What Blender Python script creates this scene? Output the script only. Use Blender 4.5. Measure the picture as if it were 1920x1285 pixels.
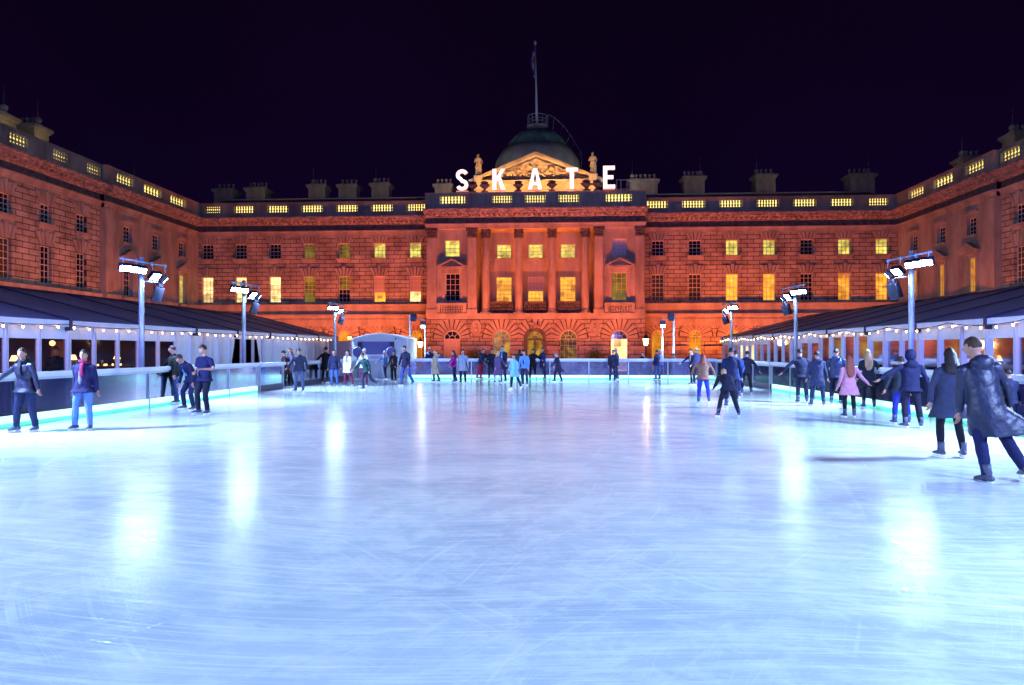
import bpy, math, random
from mathutils import Vector as V, Matrix, noise as mnoise
R = math.radians
random.seed(7)
for o in list(bpy.data.objects): bpy.data.objects.remove(o)
C = bpy.context.scene.collection
SC = bpy.context.scene

# ---------------------------------------------------------------- camera
TH = R(3.31); F = 1280.0; EYE = 1.6
cam = bpy.data.cameras.new('camera'); camo = bpy.data.objects.new('camera', cam); C.objects.link(camo)
camo.location = (0, 0, EYE); camo.rotation_euler = (R(90), 0, TH)
cam.sensor_width = 36; cam.lens = 24; cam.shift_y = 14.5/1920; cam.clip_start = 0.1; cam.clip_end = 2000
SC.camera = camo
# ---------------------------------------------------------------- world: night sky, a little paler above the lit court
w = bpy.data.worlds.new('World'); SC.world = w; w.use_nodes = True
nt = w.node_tree; nt.nodes.clear()
out = nt.nodes.new('ShaderNodeOutputWorld'); bg = nt.nodes.new('ShaderNodeBackground')
tc = nt.nodes.new('ShaderNodeTexCoord'); sp = nt.nodes.new('ShaderNodeSeparateXYZ'); rp = nt.nodes.new('ShaderNodeValToRGB')
nt.links.new(tc.outputs['Generated'], sp.inputs[0]); nt.links.new(sp.outputs['Z'], rp.inputs[0])
rp.color_ramp.elements[0].position = 0.0; rp.color_ramp.elements[0].color = (0.0042, 0.0010, 0.0160, 1)
rp.color_ramp.elements[1].position = 0.55; rp.color_ramp.elements[1].color = (0.0030, 0.0006, 0.0055, 1)
sn = nt.nodes.new('ShaderNodeTexNoise'); sn.inputs['Scale'].default_value = 2.2; sn.inputs['Detail'].default_value = 4; smr = nt.nodes.new('ShaderNodeMapRange'); smr.inputs['From Min'].default_value = .3; smr.inputs['From Max'].default_value = .7; smr.inputs['To Min'].default_value = .75; smr.inputs['To Max'].default_value = 1.3   # thin cloud
smx = nt.nodes.new('ShaderNodeVectorMath'); smx.operation = 'SCALE'; nt.links.new(tc.outputs['Generated'], sn.inputs['Vector']); nt.links.new(sn.outputs['Fac'], smr.inputs['Value']); nt.links.new(rp.outputs[0], smx.inputs[0]); nt.links.new(smr.outputs[0], smx.inputs['Scale'])
nt.links.new(smx.outputs[0], bg.inputs['Color']); nt.links.new(bg.outputs[0], out.inputs[0]); bg.inputs['Strength'].default_value = 1.0
SC.view_settings.view_transform = 'Standard'; SC.view_settings.look = 'None'
SC.view_settings.exposure = 0.0; SC.view_settings.gamma = 1.0; SC.view_settings.use_curve_mapping = False
SC.cycles.caustics_reflective = False; SC.cycles.caustics_refractive = False
SC.cycles.max_bounces = 6; SC.cycles.diffuse_bounces = 3; SC.cycles.glossy_bounces = 3; SC.cycles.transparent_max_bounces = 12
SC.cycles.sample_clamp_indirect = 6.0; SC.cycles.use_denoising = True
UP_COL = (1.0, 0.152, 0.018)      # amber uplights on the stone
LAMP_COL = (0.42, 0.62, 1.0)      # cold rink floodlights

# ---------------------------------------------------------------- helpers
class MB:
    def __init__(s): s.v = []; s.f = []; s.m = []; s.mi = 0
    def add(s, vs, fs):
        b = len(s.v); s.v += [tuple(x) for x in vs]; s.f += [tuple(b+i for i in f) for f in fs]; s.m += [s.mi]*len(fs); return s
    def box(s, x0, x1, y0, y1, z0, z1, T=None):
        vs = [V((x, y, z)) for x in (x0, x1) for y in (y0, y1) for z in (z0, z1)]
        if T: vs = [T(v) for v in vs]
        return s.add(vs, [(0,1,3,2),(4,6,7,5),(0,4,5,1),(2,3,7,6),(0,2,6,4),(1,5,7,3)])
    def obox(s, M, sx, sy, sz):
        return s.box(-sx/2, sx/2, -sy/2, sy/2, -sz/2, sz/2, lambda v: M @ v)
    def quad(s, a, b, c, d): return s.add([a, b, c, d], [(0,1,2,3)])
    def prism(s, poly, w0, w1, T):       # poly in (u,v), extruded in w
        n = len(poly); vs = [T(V((u, v, w0))) for u, v in poly]+[T(V((u, v, w1))) for u, v in poly]
        return s.add(vs, [tuple(range(n))[::-1], tuple(range(n, 2*n))]+[(i, (i+1) % n, n+(i+1) % n, n+i) for i in range(n)])
    def tube(s, pts, rads, n=10, ref=(1,0,0), rnd=False, mod=None, flat=False):
        pts = [V(p) for p in pts]; rads = [r if isinstance(r, tuple) else (r, r) for r in rads]
        if rnd:
            t0 = (pts[0]-pts[1]).normalized(); t1 = (pts[-1]-pts[-2]).normalized()
            P = []; Q = []
            for k, c in ((.95, .31), (.6, .8)):
                m = min(rads[0]); P.append(pts[0]+t0*m*k); Q.append((rads[0][0]*c, rads[0][1]*c))
            P += pts; Q += rads
            for k, c in ((.6, .8), (.95, .31)):
                m = min(rads[-1]); P.append(pts[-1]+t1*m*k); Q.append((rads[-1][0]*c, rads[-1][1]*c))
            pts, rads = P, Q
        ref = V(ref); vs = []; k = len(pts)
        for i, p in enumerate(pts):
            t = (pts[min(i+1, k-1)]-pts[max(i-1, 0)]).normalized()
            u = ref-t*ref.dot(t)
            if u.length < .05: u = V((0, 1, 0.3))-t*t.dot(V((0, 1, 0.3)))
            u.normalize(); w_ = t.cross(u)
            if flat: u = V((1, 0, 0)); w_ = V((0, 1, 0))
            for j in range(n):
                a = 2*math.pi*j/n; m = mod(i/(k-1), a) if mod else 1
                vs.append(p+u*math.cos(a)*rads[i][0]*m+w_*math.sin(a)*rads[i][1]*m)
        fs = [(i*n+j, i*n+(j+1) % n, (i+1)*n+(j+1) % n, (i+1)*n+j) for i in range(k-1) for j in range(n)]
        fs += [tuple(range(n))[::-1], tuple((k-1)*n+j for j in range(n))]
        return s.add(vs, fs)
    def lathe(s, prof, c, n=16, T=None):  # prof = [(r,z)], c = centre
        vs = []; k = len(prof)
        for r, z in prof:
            for j in range(n):
                a = 2*math.pi*j/n; p = V((c[0]+r*math.cos(a), c[1]+r*math.sin(a), c[2]+z)); vs.append(T(p) if T else p)
        fs = [(i*n+j, i*n+(j+1) % n, (i+1)*n+(j+1) % n, (i+1)*n+j) for i in range(k-1) for j in range(n)]
        fs += [tuple(range(n))[::-1], tuple((k-1)*n+j for j in range(n))]
        return s.add(vs, fs)
    def ball(s, c, r, n=12, m=8, T=None, fn=None):
        c = V(c); r = r if isinstance(r, tuple) else (r, r, r); vs = []
        for i in range(m+1):
            th = math.pi*i/m
            for j in range(n):
                a = 2*math.pi*j/n; d = V((math.sin(th)*math.cos(a), math.sin(th)*math.sin(a), math.cos(th)))
                p = V((d.x*r[0], d.y*r[1], d.z*r[2]))
                if fn: p = fn(d, p)
                if T: p = T @ p
                vs.append(c+p)
        fs = [(i*n+j, (i+1)*n+j, (i+1)*n+(j+1) % n, i*n+(j+1) % n) for i in range(m) for j in range(n)]
        return s.add(vs, fs)
    def build(s, name, mats, parent=None, smooth=False):
        off = V((0, 0, 0)); p = parent
        while p: off += p.location; p = p.parent
        me = bpy.data.meshes.new(name); me.from_pydata([V(v)-off for v in s.v], [], s.f)
        for m in (mats if isinstance(mats, (list, tuple)) else [mats]): me.materials.append(m)
        me.polygons.foreach_set('material_index', s.m)
        if smooth: me.polygons.foreach_set('use_smooth', [True]*len(me.polygons))
        me.validate(); me.update()
        o = bpy.data.objects.new(name, me); C.objects.link(o)
        if parent: o.parent = parent
        return o
def tag(o, label=None, cat=None, group=None, kind=None):
    if label: o['label'] = label
    if cat: o['category'] = cat
    if group: o['group'] = group
    if kind: o['kind'] = kind
    return o
def thing(name, loc, label, cat, group=None):
    o = bpy.data.objects.new(name, None); C.objects.link(o); o.location = loc; o.empty_display_size = .2
    return tag(o, label, cat, group)
def kids(o): return [c for c in bpy.data.objects if c.parent == o]
def copy_tree(o, parent=None):
    c = o.copy(); C.objects.link(c)
    if parent: c.parent = parent
    for ch in kids(o): copy_tree(ch, c)
    return c
def ground(px, py):          # a point standing on the ice, from where it meets it in the photograph
    zc = F*EYE/(py-657.0); xc = (px-960)/F*zc
    return V((xc*math.cos(TH)-zc*math.sin(TH), xc*math.sin(TH)+zc*math.cos(TH), 0)), zc
def atX(px, X): return X/math.tan(math.atan((px-960)/F)-TH)
def atY(px, Y): return Y*math.tan(math.atan((px-960)/F)-TH)

# ---------------------------------------------------------------- materials
def mat(name, col=(.5,.5,.5), rough=.6, metal=0, spec=.5, emis=None, es=1, noise=None, bump=None, coat=0, sheen=0, alpha=None):
    m = bpy.data.materials.new(name); m.use_nodes = True; n = m.node_tree.nodes; l = m.node_tree.links
    b = n['Principled BSDF']; b.inputs['Base Color'].default_value = (*col, 1); b.inputs['Roughness'].default_value = rough
    b.inputs['Metallic'].default_value = metal; b.inputs['Specular IOR Level'].default_value = spec
    if coat: b.inputs['Coat Weight'].default_value = coat
    if sheen: b.inputs['Sheen Weight'].default_value = sheen
    if emis: b.inputs['Emission Color'].default_value = (*emis, 1); b.inputs['Emission Strength'].default_value = es
    if noise:                 # (scale, dark multiple, light multiple, stretch)
        t = n.new('ShaderNodeTexCoord'); mp = n.new('ShaderNodeMapping'); ns = n.new('ShaderNodeTexNoise'); cr = n.new('ShaderNodeValToRGB')
        mp.inputs['Scale'].default_value = noise[3] if len(noise) > 3 else (1, 1, 1)
        ns.inputs['Scale'].default_value = noise[0]; ns.inputs['Detail'].default_value = 6; ns.inputs['Roughness'].default_value = .6
        cr.color_ramp.elements[0].position = .3; cr.color_ramp.elements[1].position = .7
        cr.color_ramp.elements[0].color = (*[c*noise[1] for c in col], 1); cr.color_ramp.elements[1].color = (*[min(1, c*noise[2]) for c in col], 1)
        l.new(t.outputs['Object'], mp.inputs[0]); l.new(mp.outputs[0], ns.inputs['Vector']); l.new(ns.outputs['Fac'], cr.inputs[0]); l.new(cr.outputs[0], b.inputs['Base Color'])
    if bump:                  # (scale, strength, distance)
        t = n.new('ShaderNodeTexCoord'); ns = n.new('ShaderNodeTexNoise'); bp = n.new('ShaderNodeBump')
        ns.inputs['Scale'].default_value = bump[0]; ns.inputs['Detail'].default_value = 5
        bp.inputs['Strength'].default_value = bump[1]; bp.inputs['Distance'].default_value = bump[2]
        l.new(t.outputs['Object'], ns.inputs['Vector']); l.new(ns.outputs['Fac'], bp.inputs['Height']); l.new(bp.outputs[0], b.inputs['Normal'])
    return m
STONE = (.43, .38, .32)
def rustic(name, axis):       # coursed ashlar with sunk joints; axis = the horizontal coordinate of the wall
    m = bpy.data.materials.new(name); m.use_nodes = True; n = m.node_tree.nodes; l = m.node_tree.links; b = n['Principled BSDF']
    b.inputs['Roughness'].default_value = .85; b.inputs['Specular IOR Level'].default_value = .2
    t = n.new('ShaderNodeTexCoord'); s_ = n.new('ShaderNodeSeparateXYZ'); cb = n.new('ShaderNodeCombineXYZ'); l.new(t.outputs['Object'], s_.inputs[0])
    l.new(s_.outputs[axis], cb.inputs[0]); l.new(s_.outputs['Z'], cb.inputs[1])
    br = n.new('ShaderNodeTexBrick'); l.new(cb.outputs[0], br.inputs['Vector'])
    br.inputs['Scale'].default_value = 1; br.inputs['Brick Width'].default_value = 1.15; br.inputs['Row Height'].default_value = .405
    br.inputs['Mortar Size'].default_value = .032; br.inputs['Mortar Smooth'].default_value = .25; br.inputs['Bias'].default_value = 0
    br.inputs['Color1'].default_value = (.50, .44, .36, 1); br.inputs['Color2'].default_value = (.39, .345, .29, 1); br.inputs['Mortar'].default_value = (.075, .065, .06, 1)
    ns = n.new('ShaderNodeTexNoise'); ns.inputs['Scale'].default_value = .55; ns.inputs['Detail'].default_value = 8; ns.inputs['Roughness'].default_value = .65
    l.new(t.outputs['Object'], ns.inputs['Vector'])
    cr = n.new('ShaderNodeValToRGB'); cr.color_ramp.elements[0].position = .32; cr.color_ramp.elements[1].position = .62
    cr.color_ramp.elements[0].color = (.42, .40, .42, 1); cr.color_ramp.elements[1].color = (1.08, 1.06, 1.04, 1); l.new(ns.outputs['Fac'], cr.inputs[0])
    mx = n.new('ShaderNodeMix'); mx.data_type = 'RGBA'; mx.blend_type = 'MULTIPLY'; mx.inputs[0].default_value = 1
    l.new(br.outputs['Color'], mx.inputs[6]); l.new(cr.outputs[0], mx.inputs[7]); l.new(mx.outputs[2], b.inputs['Base Color'])
    inv = n.new('ShaderNodeMath'); inv.operation = 'SUBTRACT'; inv.inputs[0].default_value = 1; l.new(br.outputs['Fac'], inv.inputs[1])
    n2 = n.new('ShaderNodeTexNoise'); n2.inputs['Scale'].default_value = 9; n2.inputs['Detail'].default_value = 4; l.new(t.outputs['Object'], n2.inputs['Vector'])
    ad = n.new('ShaderNodeMath'); ad.operation = 'MULTIPLY_ADD'; ad.inputs[1].default_value = .25; l.new(n2.outputs['Fac'], ad.inputs[0]); l.new(inv.outputs[0], ad.inputs[2])
    bp = n.new('ShaderNodeBump'); bp.inputs['Strength'].default_value = .8; bp.inputs['Distance'].default_value = .05
    l.new(ad.outputs[0], bp.inputs['Height']); l.new(bp.outputs[0], b.inputs['Normal'])
    return m
M = {}
M['rx'] = rustic('coursed_stone_front', 'X'); M['ry'] = rustic('coursed_stone_side', 'Y')
M['stone'] = mat('dressed_stone', STONE, .85, spec=.2, noise=(.9, .52, 1.14, (1, 1, .35)), bump=(7, .35, .03))
M['carved'] = mat('carved_stone', (.42, .36, .32), .85, spec=.2, noise=(3.2, .35, 1.3), bump=(3.5, 1.0, .22))
M['joint'] = mat('dark_mortar_joint', (.07, .06, .055), .95, spec=.1)  # dark mortar backing that shows between the arch stones
M['soot_shade'] = mat('soot_and_shade_stone', (.11, .10, .11), .9, spec=.2, noise=(2.5, .5, 1.5), bump=(9, .8, .05))  # soot of the capitals; shade of frieze and balconies put into the colour
M['relief'] = mat('relief_stone', (.5, .42, .32), .8, spec=.2, noise=(2.2, .55, 1.2), bump=(2.6, 1.0, .35))
M['slate'] = mat('roof_slate', (.05, .05, .065), .5, noise=(2, .7, 1.3), bump=(6, .4, .03))
M['lead'] = mat('lead_flashing', (.42, .42, .46), .5)
M['copper'] = mat('green_copper', (.20, .36, .27), .55, noise=(1.2, .6, 1.3, (1, 1, .3)), bump=(5, .3, .03))
M['frame'] = mat('painted_window_frame', (.6, .57, .5), .5)
M['iron'] = mat('black_iron', (.02, .02, .022), .45)
M['slab'] = mat('stone_paving', (.16, .15, .15), .7, noise=(1.2, .7, 1.2), bump=(12, .3, .01))
M['glassdark'] = mat('unlit_window_glass', (.012, .012, .03), .08, spec=.3)
M['glassdim'] = mat('dim_window_glass', (.03, .015, .01), .2, spec=.6, emis=(.35, .10, .03), es=.09)
def litglass(name, col, s, lo=.45, sc=.9):
    m = bpy.data.materials.new(name); m.use_nodes = True; n = m.node_tree.nodes; l = m.node_tree.links; b = n['Principled BSDF']
    b.inputs['Base Color'].default_value = (.03, .025, .02, 1); b.inputs['Roughness'].default_value = .2; b.inputs['Specular IOR Level'].default_value = .12
    t = n.new('ShaderNodeTexCoord'); ns = n.new('ShaderNodeTexNoise'); ns.inputs['Scale'].default_value = sc; ns.inputs['Detail'].default_value = 3
    l.new(t.outputs['Object'], ns.inputs['Vector'])
    cr = n.new('ShaderNodeValToRGB'); cr.color_ramp.elements[0].position = .34; cr.color_ramp.elements[1].position = .66
    cr.color_ramp.elements[0].color = (*[c*lo*(1 if i == 0 else .85) for i, c in enumerate(col)], 1); cr.color_ramp.elements[1].color = (*col, 1)
    l.new(ns.outputs['Fac'], cr.inputs[0])
    n2 = n.new('ShaderNodeTexVoronoi'); n2.feature = 'F1'; n2.distance = 'CHEBYCHEV'; n2.inputs['Scale'].default_value = 1.7; l.new(t.outputs['Object'], n2.inputs['Vector'])   # things in the room: shelves, chairs, screens
    c2 = n.new('ShaderNodeValToRGB'); c2.color_ramp.interpolation = 'CONSTANT'; c2.color_ramp.elements[0].color = (.45, .4, .35, 1); c2.color_ramp.elements[1].position = .2; c2.color_ramp.elements[1].color = (.95, .95, .95, 1)
    e2 = c2.color_ramp.elements.new(.72); e2.color = (1.35, 1.3, 1.2, 1); sx = n.new('ShaderNodeSeparateColor'); l.new(n2.outputs['Color'], sx.inputs[0]); l.new(sx.outputs[0], c2.inputs[0])
    mx = n.new('ShaderNodeMix'); mx.data_type = 'RGBA'; mx.blend_type = 'MULTIPLY'; mx.inputs[0].default_value = .75; l.new(cr.outputs[0], mx.inputs[6]); l.new(c2.outputs[0], mx.inputs[7])
    l.new(mx.outputs[2], b.inputs['Emission Color']); b.inputs['Emission Strength'].default_value = s
    return m
M['bright'] = litglass('bright_lit_window', (1, .72, .28), 2.1, .55)
M['orange'] = litglass('orange_lit_window', (1, .42, .035), 1.6, .62)
M['lime'] = litglass('yellow_green_lit_window', (.88, .76, .14), 1.4, .5, 1.6)
M['olive'] = litglass('olive_dim_window', (.36, .24, .015), .75, .5)
M['gold'] = litglass('gold_arch_window', (.80, .33, .01), 1.1, .6)
M['oliveg'] = litglass('olive_arch_window', (.50, .31, .012), .95, .35, 1.4)
M['shopdark'] = litglass('dark_arch_interior', (.45, .28, .03), .5, .02, 2.2)
M['lilac'] = mat('lilac_window_blind', (.42, .38, .5), .7, emis=(.25, .2, .5), es=.06)
M['blind'] = mat('window_roller_blind', (.55, .42, .3), .8, noise=(30, .85, 1.05, (.1, .1, 1)))
M['balglow'] = mat('gutter_lamp_glow', (.8, .7, .3), .5, emis=(1, .76, .2), es=1.7)
M['letter'] = mat('white_lit_letter_face', (.8, .75, .75), .5, emis=(1, .86, .84), es=1.35)
M['letterside'] = mat('letter_side', (.5, .4, .38), .5, emis=(1, .5, .4), es=.25)
M['whitepvc'] = mat('white_pvc', (.62, .64, .72), .55, noise=(1.5, .88, 1.05), bump=(3, .12, .03))
M['alu'] = mat('white_aluminium', (.6, .64, .72), .35, metal=.2)
M['tentroof'] = mat('grey_pvc_roof', (.19, .21, .35), .42, noise=(.8, .75, 1.2), bump=(.7, .35, .15))
M['seam'] = mat('roof_seam', (.02, .02, .05), .5)
M['rail'] = mat('white_coping', (.75, .8, .88), .4)
M['post'] = mat('steel_post', (.55, .6, .7), .35, metal=.3)
M['pole'] = mat('galvanised_mast', (.38, .44, .56), .4, metal=.35, noise=(4, .8, 1.1))
M['house'] = mat('lamp_housing', (.012, .015, .035), .45)
M['speaker'] = mat('loudspeaker_case', (.009, .011, .03), .6)
M['lens'] = mat('floodlight_lens', (.8, .8, .8), .4, emis=LAMP_COL, es=150)
M['lensw'] = mat('small_floodlight_lens', (.8, .8, .8), .4, emis=(.55, .75, 1), es=60)
M['kick'] = mat('glowing_kick_strip', (.7, .9, .85), .4, emis=(.60, 1.0, .88), es=.95)
M['kickg'] = mat('green_glow_edge', (.3, .9, .7), .4, emis=(.05, .95, .55), es=.7)
M['bulb'] = mat('warm_festoon_bulb', (.9, .8, .6), .3, emis=(1, .50, .20), es=30)
M['cable'] = mat('black_cable', (.02, .02, .03), .6)
M['darkpanel'] = mat('dark_gate_panel', (.05, .045, .09), .4)
M['shade'] = mat('lit_lamp_shade', (.8, .6, .3), .6, emis=(1, .62, .18), es=5)
M['lantern'] = mat('lantern_glass', (.9, .8, .6), .3, emis=(1, .70, .34), es=9)
M['wood'] = mat('dark_table_wood', (.10, .045, .02), .5)
M['amber'] = mat('glowing_amber_panel', (.25, .08, .03), .7, emis=(.55, .12, .02), es=.14, noise=(.7, .3, 1.4))  # faint glow put into the panel for the warm lit interior
M['tentin'] = mat('tent_inner_lining', (.12, .06, .10), .8)
M['carpet'] = mat('tent_carpet', (.06, .03, .04), .9)
M['kioskwhite'] = mat('kiosk_white_panel', (.55, .58, .58), .5, noise=(1.2, .92, 1.03))
M['screen'] = mat('kiosk_shutter', (.10, .10, .26), .5)
M['leaf'] = mat('dark_leaves', (.03, .06, .025), .7)
M['flagred'] = mat('red_flag_cloth', (.35, .02, .03), .8); M['flagblue'] = mat('blue_flag_cloth', (.02, .04, .35), .8); M['flagwhite'] = mat('white_flag_cloth', (.5, .5, .5), .8)
# barrier glass: clear with a faint scuffed film
m = bpy.data.materials.new('barrier_glass'); m.use_nodes = True; n = m.node_tree.nodes; l = m.node_tree.links; n.clear()
o_ = n.new('ShaderNodeOutputMaterial'); tr = n.new('ShaderNodeBsdfTransparent'); tr.inputs[0].default_value = (.20, .20, .40, 1)
df = n.new('ShaderNodeBsdfDiffuse'); df.inputs[0].default_value = (.28, .28, .55, 1); gl = n.new('ShaderNodeBsdfGlossy'); gl.inputs['Roughness'].default_value = .12; gl.inputs['Color'].default_value = (.8, .85, 1, 1)
fr = n.new('ShaderNodeFresnel'); fr.inputs[0].default_value = 1.18
m1 = n.new('ShaderNodeMixShader'); m1.inputs[0].default_value = .30; m2 = n.new('ShaderNodeMixShader')
tcg = n.new('ShaderNodeTexCoord'); nsg = n.new('ShaderNodeTexNoise'); nsg.inputs['Scale'].default_value = 1.3; mr = n.new('ShaderNodeMapRange')
mr.inputs['From Min'].default_value = .3; mr.inputs['From Max'].default_value = .7; mr.inputs['To Min'].default_value = .02; mr.inputs['To Max'].default_value = .09
l.new(tcg.outputs['Object'], nsg.inputs['Vector']); l.new(nsg.outputs['Fac'], mr.inputs['Value']); l.new(mr.outputs[0], m1.inputs[0])
l.new(tr.outputs[0], m1.inputs[1]); l.new(df.outputs[0], m1.inputs[2]); l.new(fr.outputs[0], m2.inputs[0]); l.new(m1.outputs[0], m2.inputs[1]); l.new(gl.outputs[0], m2.inputs[2]); l.new(m2.outputs[0], o_.inputs[0])
M['bglass'] = m
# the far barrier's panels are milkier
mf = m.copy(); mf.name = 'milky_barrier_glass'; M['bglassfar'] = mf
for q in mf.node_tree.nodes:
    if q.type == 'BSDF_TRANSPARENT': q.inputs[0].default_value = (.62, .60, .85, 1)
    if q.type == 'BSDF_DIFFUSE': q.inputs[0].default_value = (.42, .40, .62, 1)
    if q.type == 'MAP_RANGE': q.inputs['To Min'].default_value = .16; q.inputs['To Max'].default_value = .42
# tent window film
m = m.copy(); m.name = 'tent_window_film'; n = m.node_tree.nodes; M['twin'] = m
for q in n:
    if q.type == 'BSDF_TRANSPARENT': q.inputs[0].default_value = (.8, .75, .75, 1)
    if q.type == 'BSDF_DIFFUSE': q.inputs[0].default_value = (.08, .07, .14, 1)
    if q.type == 'BSDF_GLOSSY': q.inputs['Roughness'].default_value = .05
# ---------------------------------------------------------------- ice
def ice_material():
    m = bpy.data.materials.new('skated_ice'); m.use_nodes = True; nt = m.node_tree; n = nt.nodes; l = nt.links; b = n['Principled BSDF']
    t = n.new('ShaderNodeTexCoord')
    wn = n.new('ShaderNodeTexNoise'); wn.inputs['Scale'].default_value = .13; wn.inputs['Detail'].default_value = 1; l.new(t.outputs['Object'], wn.inputs['Vector'])
    wv = n.new('ShaderNodeVectorMath'); wv.operation = 'MULTIPLY_ADD'; wv.inputs[1].default_value = (3.2, 3.2, 0); l.new(wn.outputs['Color'], wv.inputs[0]); l.new(t.outputs['Object'], wv.inputs[2])
    def nz(scale, stretch, rot, detail=5, dist=0., rough=.6):
        mp = n.new('ShaderNodeMapping'); mp.inputs['Scale'].default_value = stretch; mp.inputs['Rotation'].default_value = (0, 0, R(rot))
        q = n.new('ShaderNodeTexNoise'); q.inputs['Scale'].default_value = scale; q.inputs['Detail'].default_value = detail
        q.inputs['Distortion'].default_value = dist; q.inputs['Roughness'].default_value = rough
        l.new(wv.outputs[0], mp.inputs[0]); l.new(mp.outputs[0], q.inputs['Vector']); return q.outputs['Fac']
    def ramp(x, a, b_, lo=0., hi=1.):
        r_ = n.new('ShaderNodeMapRange'); r_.inputs['From Min'].default_value = a; r_.inputs['From Max'].default_value = b_
        r_.inputs['To Min'].default_value = lo; r_.inputs['To Max'].default_value = hi; l.new(x, r_.inputs['Value']); return r_.outputs[0]
    def op(o, a, b_):
        q = n.new('ShaderNodeMath'); q.operation = o
        for i, x in enumerate((a, b_)):
            if isinstance(x, (int, float)): q.inputs[i].default_value = x
            else: l.new(x, q.inputs[i])
        return q.outputs[0]
    # blade marks: many thin curved rings of large radius, broken up by noise
    warp = n.new('ShaderNodeTexNoise'); warp.inputs['Scale'].default_value = .35; warp.inputs['Detail'].default_value = 2; l.new(t.outputs['Object'], warp.inputs['Vector'])
    def arcs(cx, cy, freq, keep, seed, width):
        mp = n.new('ShaderNodeMapping'); mp.inputs['Location'].default_value = (-cx, -cy, 0); l.new(t.outputs['Object'], mp.inputs[0])
        vm = n.new('ShaderNodeVectorMath'); vm.operation = 'LENGTH'; l.new(mp.outputs[0], vm.inputs[0])
        d = op('MULTIPLY_ADD', warp.outputs['Fac'], .7); n_ = d.node; n_.inputs[1].default_value = .7; l.new(vm.outputs['Value'], n_.inputs[2])
        q = n.new('ShaderNodeTexNoise'); q.noise_dimensions = '1D'; q.inputs['Scale'].default_value = freq; q.inputs['Detail'].default_value = 2; l.new(d, q.inputs['W'])
        line = ramp(op('ABSOLUTE', op('SUBTRACT', q.outputs['Fac'], .5), 0), width, 0)
        k = nz(keep, (1, 1, 1), seed, 3); return op('MULTIPLY', line, ramp(k, .47, .62))
    a1 = arcs(-3, 60, 6.0, .6, 10, .010); a2 = arcs(29, 32, 5.0, .8, 70, .009); a3 = arcs(-34, 18, 5.5, .9, 130, .009); a4 = arcs(50, -30, 4.2, .5, 40, .008); a5 = arcs(-4, -50, 4.6, .7, 99, .008)
    arc = op('MAXIMUM', op('MAXIMUM', a1, a2), op('MAXIMUM', a3, op('MAXIMUM', a4, a5)))
    s1 = ramp(nz(1.1, (.55, 15, 1), 4, 7, .3), .52, .72); s2 = ramp(nz(1.2, (.5, 19, 1), -24, 7, .3), .55, .74); s3 = ramp(nz(1.5, (.6, 22, 1), 37, 7, .3), .56, .75)
    s4 = ramp(nz(1.0, (.5, 18, 1), 78, 7, .4), .56, .74)
    st = op('MAXIMUM', op('MAXIMUM', s1, s2), op('MAXIMUM', s3, s4))
    snow = ramp(nz(2.2, (1, 1.5, 1), 0, 9, .4, .75), .45, .70); speck = ramp(nz(34, (1, 1, 1), 20, 3), .66, .74)
    patch = ramp(nz(.22, (1, 1.8, 1), 12, 4, .6), .36, .64); speck = op('MULTIPLY', speck, ramp(nz(.9, (1, 1, 1), 50, 3), .5, .7))
    f = op('ADD', op('MULTIPLY', st, .40), op('MULTIPLY', snow, .36)); f = op('ADD', f, op('MULTIPLY', arc, .22)); f = op('ADD', f, op('MULTIPLY', patch, .30)); f = op('ADD', f, op('MULTIPLY', speck, .35))
    cr = n.new('ShaderNodeValToRGB'); cr.color_ramp.elements[0].position = .0; cr.color_ramp.elements[1].position = .95
    cr.color_ramp.elements[0].color = (.44, .53, .64, 1); cr.color_ramp.elements[1].color = (.96, .97, .92, 1)
    e = cr.color_ramp.elements.new(.4); e.color = (.70, .78, .80, 1)
    l.new(f, cr.inputs[0]); l.new(cr.outputs[0], b.inputs['Base Color'])
    rg = ramp(f, 0, 1, .015, .09); l.new(rg, b.inputs['Roughness']); b.inputs['IOR'].default_value = 1.33; b.inputs['Specular IOR Level'].default_value = .4
    hgt = op('ADD', op('MULTIPLY', st, .5), op('ADD', op('MULTIPLY', arc, -.3), op('MULTIPLY', snow, .5)))
    bp = n.new('ShaderNodeBump'); bp.inputs['Strength'].default_value = .4; bp.inputs['Distance'].default_value = .004
    l.new(hgt, bp.inputs['Height']); l.new(bp.outputs[0], b.inputs['Normal'])
    return m
M['ice'] = ice_material()
RL, RR, RF, RB = -11.4, 9.05, 38.0, -16.0
tag(MB().box(RL, RR, RB, RF, -.016, 0).build('ice_rink', M['ice']), kind='structure')
tag(MB().box(-400, 400, -300, 600, -1.2, -.8).build('ground', M['slab']), kind='structure')
tag(MB().box(RL+.001, RR-.001, RB, 41, -.8, -.02).build('rink_deck', M['darkpanel']), kind='structure')
tag(MB().box(-26.4, RL-.001, RB, 46.5, -.8, -.02).build('deck_floor', M['slab']), kind='structure')
tag(MB().box(RR+.001, 20, RB, 50.5, -.8, -.02).build('deck_floor', M['slab']), kind='structure')

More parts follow.
